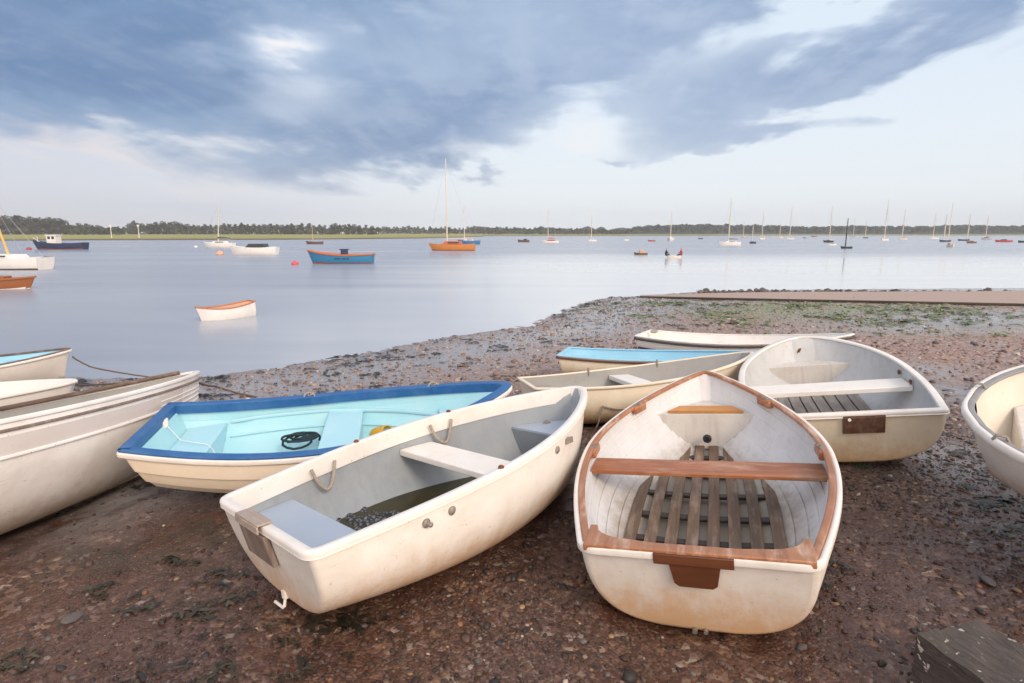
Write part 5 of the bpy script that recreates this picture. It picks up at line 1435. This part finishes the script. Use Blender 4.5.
moored('white_yacht', 'white yacht with the tallest mast of the far right moorings', 'yacht', 884.5, 241, 8.5, 215, WHT, top=201, B=.34, fb=.16, cabin=(-.2, .2, .6, .07, ORL))
moored('tan_yacht', 'tan and white yacht with a dark cover beside the tallest masted one', 'yacht', 902.5, 239.8, 9, 182, CRM, top=210, B=.34, fb=.15, cover=BLK, cabin=(-.2, .2, .6, .07, TAN))
moored('white_yacht', 'white yacht left of the two masted navy boat', 'yacht', 933.5, 239, 9, 180, WHT, top=214, B=.34, fb=.15, cabin=(-.2, .2, .6, .07, WHT))
r_, L, B_, F = moored('navy_ketch', 'navy boat carrying two masts above a cream end-on boat', 'yacht', 944.5, 241.8, 11, 180, NAV, top=215, B=.34, fb=.14, cabin=(-.2, .2, .6, .09, WHT), mastx=.1, boom=False)
mb = MB(); mb.tube([(-.3 * L, 0, F), (-.3 * L, 0, F + 10)], .1, 7, r1=.08); mb.build('mizzen_mast', SPAR, r_)
moored('motor_boat', 'cream motor boat seen end-on below the navy two-master', 'motor boat', 950.5, 247, 9, 250, CRM, B=.42, fb=.17, cabin=(-.25, .2, .7, .12, TAN))
moored('navy_boat', 'navy motor boat with a mast to the right of the cream end-on one', 'boat', 963, 240.8, 11, 180, NAV, top=215, B=.34, fb=.12, mastx=-.35, boom=False)
moored('orange_boat', 'dark orange small boat just below the navy one with a mast', 'boat', 971, 243.2, 10, 184, pm('dark_orange', (.22, .10, .05)), B=.36, fb=.14, cabin=(-.2, .2, .6, .08, BRN))
moored('dark_yacht', 'dark and white yacht with twin faint masts left of the long red boat', 'yacht', 986, 239.6, 10, 180, GRYB, top=216, B=.34, fb=.14, cover=BLK, cabin=(-.2, .2, .6, .08, BLK))
moored('red_motor_boat', 'long low red motor boat near the right edge', 'motor boat', 1003, 242, 16, 180, RED, B=.3, fb=.10, cabin=(-.15, .12, .6, .06, NAV))
moored('dark_boat', 'dark low boat cut off by the right edge of the water', 'boat', 1024, 242.6, 12, 180, BLK, B=.3, fb=.13)
# the two small craft under way
raft, L, B_, F = moored('inflatable_raft', 'tan inflatable with a grey engine cover, left of the two small craft', 'inflatable', 640.5, 254.6, 14.5, 180, BRN, B=.5, fb=.13, inside=GRYB, rail=TAN)
mb = MB(); mb.box((-.08 * L, 0, F + .06 * L), (.34 * L, .5 * B_, .20 * L)); mb.box((.0 * L, 0, F + .18 * L), (.2 * L, .4 * B_, .10 * L)); mb.build('engine_cover', TAN, raft, bevel=.05)
dg, L, B_, F = moored('small_dinghy', 'pale dinghy carrying two people across the water', 'dinghy', 673.5, 257.8, 15, 184, CRM, B=.45, fb=.15, inside=TAN, rail=CRM)
SKIN = plain('skin', (.48, .29, .21), .6, 0, .1)
def person(label, pos, yaw, coat, trousers, hair, h=1.0):
    V = [(0, 0, 0), (0, 0, .22), (.02, 0, .42), (.03, 0, .50), (.06, 0, .62), (.07, 0, .74),
         (.02, .17, .42), (.14, .24, .22), (.34, .16, .18), (.02, -.17, .42), (.14, -.24, .22), (.34, -.16, .18),
         (.02, .09, -.02), (.40, .13, .04), (.42, .13, -.36), (.52, .13, -.38), (.02, -.09, -.02), (.40, -.13, .04), (.42, -.13, -.36), (.52, -.13, -.38)]
    E = [(0, 1), (1, 2), (2, 3), (3, 4), (4, 5), (2, 6), (6, 7), (7, 8), (2, 9), (9, 10), (10, 11), (0, 12), (12, 13), (13, 14), (14, 15), (0, 16), (16, 17), (17, 18), (18, 19)]
    Rr = [.16, .15, .15, .07, .115, .07, .085, .065, .045, .085, .065, .045, .10, .085, .06, .05, .10, .085, .06, .05]
    me = bpy.data.meshes.new('person'); me.from_pydata(V, E, []); o = bpy.data.objects.new('person', me); COL.objects.link(o)
    sk = o.modifiers.new('skin', 'SKIN'); su = o.modifiers.new('sub', 'SUBSURF'); su.levels = 1; su.render_levels = 1
    for i, sv in enumerate(me.skin_vertices[0].data): sv.radius = (Rr[i], Rr[i]); sv.use_root = (i == 0)
    dg_ = bpy.context.evaluated_depsgraph_get(); m2 = bpy.data.meshes.new_from_object(o.evaluated_get(dg_))
    o.modifiers.clear(); o.data = m2; m2.name = 'person'; m2.materials.clear()
    for mm in (SKIN, coat, trousers, hair): m2.materials.append(mm)
    for f in m2.polygons:
        c = f.center
        f.use_smooth = True
        f.material_index = 0 if (c.z > .50 or c.x > .30 and c.z > .12) else (1 if c.z > .05 else 2)
        if c.z > .66 and c.x < .1: f.material_index = 3
    o.location = pos; o.rotation_euler = (0, 0, yaw); o.scale = (.85, .85, .85)
    return tag(o, label, 'person', 'people in the small dinghy')
pl = dg.location
person('person in a red jacket sitting at the right end of the pale dinghy', pl + Vector((.75, 0, F * .9 + .12)), math.pi, RED, NAV, BRN)
person('person in dark clothes sitting at the left end of the pale dinghy', pl + Vector((-.75, 0, F * .9 + .10)), 0, BLK, NAV, BRN)
def buoy(label, px, wl, w, mat):
    p = at(px, wl, ZW); r = w * p.y / FPX / 2
    mb = MB(); mb.lathe([(0, -.6), (.5, -.5), (.9, -.1), (1, .2), (.85, .65), (.4, .95), (.12, 1.0), (.12, 1.25), (0, 1.28)], (0, 0, 0), seg=16)
    o = mb.build('mooring_buoy', mat); o.location = p; o.scale = (r, r, r); tag(o, label, 'buoy', 'mooring buoys')
buoy('red buoy in front of the dark fishing boat', 29, 249.6, 4.6, RED)
buoy('bright pink red buoy ahead of the teal open boat', 295, 264.6, 7, pm('pink_red', (.72, .09, .10)))
buoy('small white buoy left of the yacht with the green sail cover', 196, 247.4, 3.4, WHT)
buoy('pale orange buoy below the yacht with the green sail cover', 220, 254.6, 7, ORL)

# ------------------------------------------------------------------ light: cloudy sky with low warm sun behind the viewer
SUN_AZ, SUN_EL = R(148), R(36)      # azimuth measured clockwise from the view direction
w = bpy.data.worlds.new('World'); scene.world = w; w.use_nodes = True
nt = w.node_tree; nt.nodes.clear()
def N(t, **k):
    n_ = nt.nodes.new(t)
    for a_, v_ in k.items(): setattr(n_, a_, v_)
    return n_
def Lk(a_, b_): nt.links.new(a_, b_)
def S(v_, sock):
    if isinstance(v_, (int, float)): sock.default_value = v_
    elif isinstance(v_, (tuple, list)): sock.default_value = (*v_, 1) if len(sock.default_value) == 4 else v_
    else: Lk(v_, sock)
def m_(op, a_, b_=None, c_=None):
    n_ = N('ShaderNodeMath', operation=op)
    for i, q in enumerate((a_, b_, c_)):
        if q is not None: S(q, n_.inputs[i])
    return n_.outputs[0]
def sm(x_, lo, hi, a_=0., b_=1.):
    n_ = N('ShaderNodeMapRange', interpolation_type='SMOOTHSTEP'); S(x_, n_.inputs[0])
    for i, q in enumerate((lo, hi, a_, b_)): n_.inputs[i + 1].default_value = q
    return n_.outputs[0]
def mx(f, a_, b_):
    n_ = N('ShaderNodeMix', data_type='RGBA'); S(f, n_.inputs[0]); S(a_, n_.inputs[6]); S(b_, n_.inputs[7]); return n_.outputs[2]
tc = N('ShaderNodeTexCoord'); sp = N('ShaderNodeSeparateXYZ'); Lk(tc.outputs['Generated'], sp.inputs[0])
X, Y, Z = sp.outputs
az = m_('ARCTAN2', X, Y); el = m_('ARCSINE', Z)
# cloud sheet: streaks drawn out along the wind, so they converge on the horizon
inv = m_('DIVIDE', 1.0, m_('ADD', m_('MAXIMUM', Z, 0.0), .10))
cu = m_('MULTIPLY', X, inv); cv = m_('MULTIPLY', Y, inv)
WA = R(4)
u2 = m_('SUBTRACT', m_('MULTIPLY', cu, math.cos(WA)), m_('MULTIPLY', cv, math.sin(WA)))
v2 = m_('ADD', m_('MULTIPLY', cu, math.sin(WA)), m_('MULTIPLY', cv, math.cos(WA)))
def tex(su, sv, scale, detail=5, rough=.55, w_=0., dist=.3):
    cb = N('ShaderNodeCombineXYZ'); S(m_('MULTIPLY', u2, su), cb.inputs[0]); S(m_('MULTIPLY', v2, sv), cb.inputs[1]); cb.inputs[2].default_value = w_
    t_ = N('ShaderNodeTexNoise'); t_.inputs['Scale'].default_value = scale; t_.inputs['Detail'].default_value = detail; t_.inputs['Roughness'].default_value = rough; t_.inputs['Distortion'].default_value = dist
    Lk(cb.outputs[0], t_.inputs['Vector']); return t_.outputs['Fac']
cbn = N('ShaderNodeCombineXYZ'); S(m_('MULTIPLY', az, 1.5), cbn.inputs[0]); S(m_('MULTIPLY', el, 4.2), cbn.inputs[1])
def lump(scale, detail, w_):
    cbn2 = N('ShaderNodeVectorMath', operation='ADD'); Lk(cbn.outputs[0], cbn2.inputs[0]); cbn2.inputs[1].default_value = (0, 0, w_)
    t_ = N('ShaderNodeTexNoise'); t_.inputs['Scale'].default_value = scale; t_.inputs['Detail'].default_value = detail; t_.inputs['Roughness'].default_value = .52; t_.inputs['Distortion'].default_value = .35
    Lk(cbn2.outputs[0], t_.inputs['Vector']); return t_.outputs['Fac']
l1 = lump(3.2, 5, 2.); l2 = lump(2.0, 4, 7.3); l3 = lump(7.5, 5, 1.); wl3 = m_('SUBTRACT', l3, .5); wl1 = m_('SUBTRACT', l1, .5); wl2 = m_('SUBTRACT', l2, .5)
s1 = tex(1.5, .5, 1.0, 4, .5, .3); s2 = tex(3.2, .6, 1.7, 4, .5, 4.1); s3 = tex(.8, .5, .8, 3, .5, 9.)
w1_ = m_('SUBTRACT', s1, .5); w2_ = m_('SUBTRACT', s2, .5); w3_ = m_('SUBTRACT', s3, .5)
lowfade = sm(el, -.02, .12)
azw = m_('ADD', az, m_('ADD', m_('MULTIPLY', wl2, .28), m_('MULTIPLY', w3_, .06))); elw = m_('ADD', el, m_('MULTIPLY', lowfade, m_('ADD', m_('MULTIPLY', w1_, .05), m_('ADD', m_('MULTIPLY', w2_, .05), m_('ADD', m_('MULTIPLY', wl1, .16), m_('MULTIPLY', wl3, .06))))))
def ae(px, py):
    d = ray(px, py).normalized(); return math.atan2(d.x, d.y), math.asin(d.z)
def blob(px, py, rx, ry, rot=0., warp=True):
    a0, e0 = ae(px, py); A = azw if warp else az; E_ = elw if warp else el
    da = m_('SUBTRACT', A, a0); de = m_('SUBTRACT', E_, e0); c, s_ = math.cos(R(rot)), math.sin(R(rot))
    p = m_('ADD', m_('MULTIPLY', da, c), m_('MULTIPLY', de, s_)); q = m_('SUBTRACT', m_('MULTIPLY', de, c), m_('MULTIPLY', da, s_))
    rx, ry = rx / FPX, ry / FPX
    d2 = m_('ADD', m_('POWER', m_('ABSOLUTE', m_('DIVIDE', p, rx)), 2.), m_('POWER', m_('ABSOLUTE', m_('DIVIDE', q, ry)), 2.))
    return m_('EXPONENT', m_('MULTIPLY', d2, -1.))
def total(bl):
    t_ = None
    for wgt, b in bl:
        q = m_('MULTIPLY', b, wgt); t_ = q if t_ is None else m_('ADD', t_, q)
    return t_
dark = total([(1.15, blob(60, 20, 330, 105)), (1.0, blob(265, 122, 200, 56, 4)), (.35, blob(385, 158, 80, 26)), (1.0, blob(620, 40, 200, 90, 12)), (.9, blob(640, 106, 105, 42, 12)), (.8, blob(845, 46, 165, 22, 19)), (.8, blob(500, -80, 700, 110))])
dark = m_('MINIMUM', dark, .82)
light_gaps = total([(.35, blob(230, 185, 200, 14)), (1.0, blob(292, 40, 38, 20, 0)), (.15, blob(410, 52, 50, 30)), (.8, blob(560, 150, 75, 34, 18)), (.40, blob(90, 160, 170, 26)), (.28, blob(290, 100, 50, 20)), (.9, blob(820, 12, 90, 18, 14)), (.55, blob(880, 118, 150, 30, 10)), (.4, blob(720, 165, 90, 22)), (.3, blob(430, 190, 80, 14)), (.12, blob(520, 30, 60, 40))])
wisps = total([(.75, blob(840, 123, 38, 8, 0, False)), (.45, blob(886, 123, 20, 5, 0, False)), (.5, blob(1010, 60, 60, 14, 10)), (.3, blob(398, 188, 20, 7)), (.3, blob(625, 165, 30, 6)), (.22, blob(900, 202, 90, 6)), (.25, blob(728, 192, 12, 5, 0, False))])
dark = m_('ADD', m_('SUBTRACT', dark, light_gaps), wisps)
tx = m_('MULTIPLY', lowfade, m_('ADD', m_('MULTIPLY', w1_, .16), m_('ADD', m_('MULTIPLY', w2_, .16), m_('ADD', m_('MULTIPLY', wl1, .62), m_('MULTIPLY', wl3, .42)))))
cover = sm(m_('ADD', dark, tx), .18, .92)
# colours
light = mx(sm(el, .0, .30), mx(sm(az, -.75, .1), (.65, .67, .73), (.82, .87, .90)), mx(sm(az, -.7, .2), (.56, .63, .77), (.70, .80, .91)))
pink = m_('MULTIPLY', m_('MULTIPLY', sm(az, -.2, -.7), sm(m_('ABSOLUTE', m_('SUBTRACT', el, .10)), .09, .0)), sm(s1, .4, .62))
light = mx(m_('MULTIPLY', pink, .8), light, (.78, .72, .72))
wht = total([(.8, blob(290, 44, 36, 18)), (.6, blob(575, 140, 50, 24)), (.7, blob(120, 135, 60, 14)), (.6, blob(230, 160, 60, 14)), (.6, blob(440, 165, 60, 16))])
light = mx(sm(m_('ADD', wht, m_('MULTIPLY', w2_, .5)), .3, .9), light, (.88, .87, .88))
dk = mx(sm(az, -.55, .25), mx(sm(l2, .38, .62), (.115, .215, .40), (.185, .315, .51)), mx(sm(l2, .35, .65), (.225, .325, .52), (.325, .425, .61)))
dk = mx(m_('MULTIPLY', sm(m_('ADD', m_('ADD', l1, m_('MULTIPLY', wl3, .6)), m_('MULTIPLY', w2_, .6)), .42, .74), .55), dk, mx(.5, dk, light))
front = mx(cover, light, dk)
# the sky behind and above the viewer is a brighter warm overcast
cosb = m_('ADD', m_('MULTIPLY', Y, -.86), m_('MULTIPLY', X, .5))
bk = m_('MULTIPLY', sm(m_('ADD', cosb, m_('MULTIPLY', Z, .35)), .05, .7), sm(Y, .42, .12))
back = mx(sm(el, .05, .9), (2.4, 2.0, 1.7), (1.15, 1.1, 1.12))
clouds = mx(bk, front, back)
# zenith
clouds = mx(sm(el, .75, 1.2), clouds, (1.0, .98, 1.02))
sky = N('ShaderNodeTexSky', sky_type='NISHITA'); sky.sun_disc = False; sky.sun_elevation = SUN_EL; sky.sun_rotation = SUN_AZ; sky.air_density = 1.; sky.dust_density = 2.
b1 = N('ShaderNodeBackground'); Lk(sky.outputs[0], b1.inputs[0]); b1.inputs[1].default_value = .06
b2 = N('ShaderNodeBackground'); Lk(clouds, b2.inputs[0]); b2.inputs[1].default_value = 1.0
mxs = N('ShaderNodeMixShader'); mxs.inputs[0].default_value = .92; Lk(b1.outputs[0], mxs.inputs[1]); Lk(b2.outputs[0], mxs.inputs[2])
out = N('ShaderNodeOutputWorld'); Lk(mxs.outputs[0], out.inputs[0])

ld = bpy.data.lights.new('sun', 'SUN'); ld.energy = 1.5; ld.angle = R(16); ld.color = (1.0, .82, .64)
sun = bpy.data.objects.new('sun', ld); COL.objects.link(sun)
sd_ = Vector((math.sin(SUN_AZ) * math.cos(SUN_EL), math.cos(SUN_AZ) * math.cos(SUN_EL), math.sin(SUN_EL)))
sun.rotation_euler = sd_.to_track_quat('Z', 'Y').to_euler()
sun.location = sd_ * 50

vs_ = scene.view_settings
vs_.view_transform = 'Standard'; vs_.look = 'None'; vs_.exposure = 0.2; vs_.gamma = 1.0; vs_.use_curve_mapping = False
scene.render.engine = 'CYCLES'
scene.cycles.max_bounces = 6; scene.cycles.use_denoising = True
scene.cycles.sample_clamp_indirect = 4

# ------------------------------------------------------------------ the air
mb = MB(); mb.box((0, 620, 18), (3200, 1300, 46))
n = NT('thin_haze'); n.n.remove(n.b); pv = n.node('ShaderNodeVolumePrincipled'); pv.inputs['Color'].default_value = (.86, .90, .97, 1); pv.inputs['Density'].default_value = .00042; pv.inputs['Anisotropy'].default_value = 0.
n.link(pv.outputs[0], n.n['Material Output'].inputs['Volume'])
hz = mb.build('haze', n.m, None, smooth=0); tag(hz, kind='stuff')
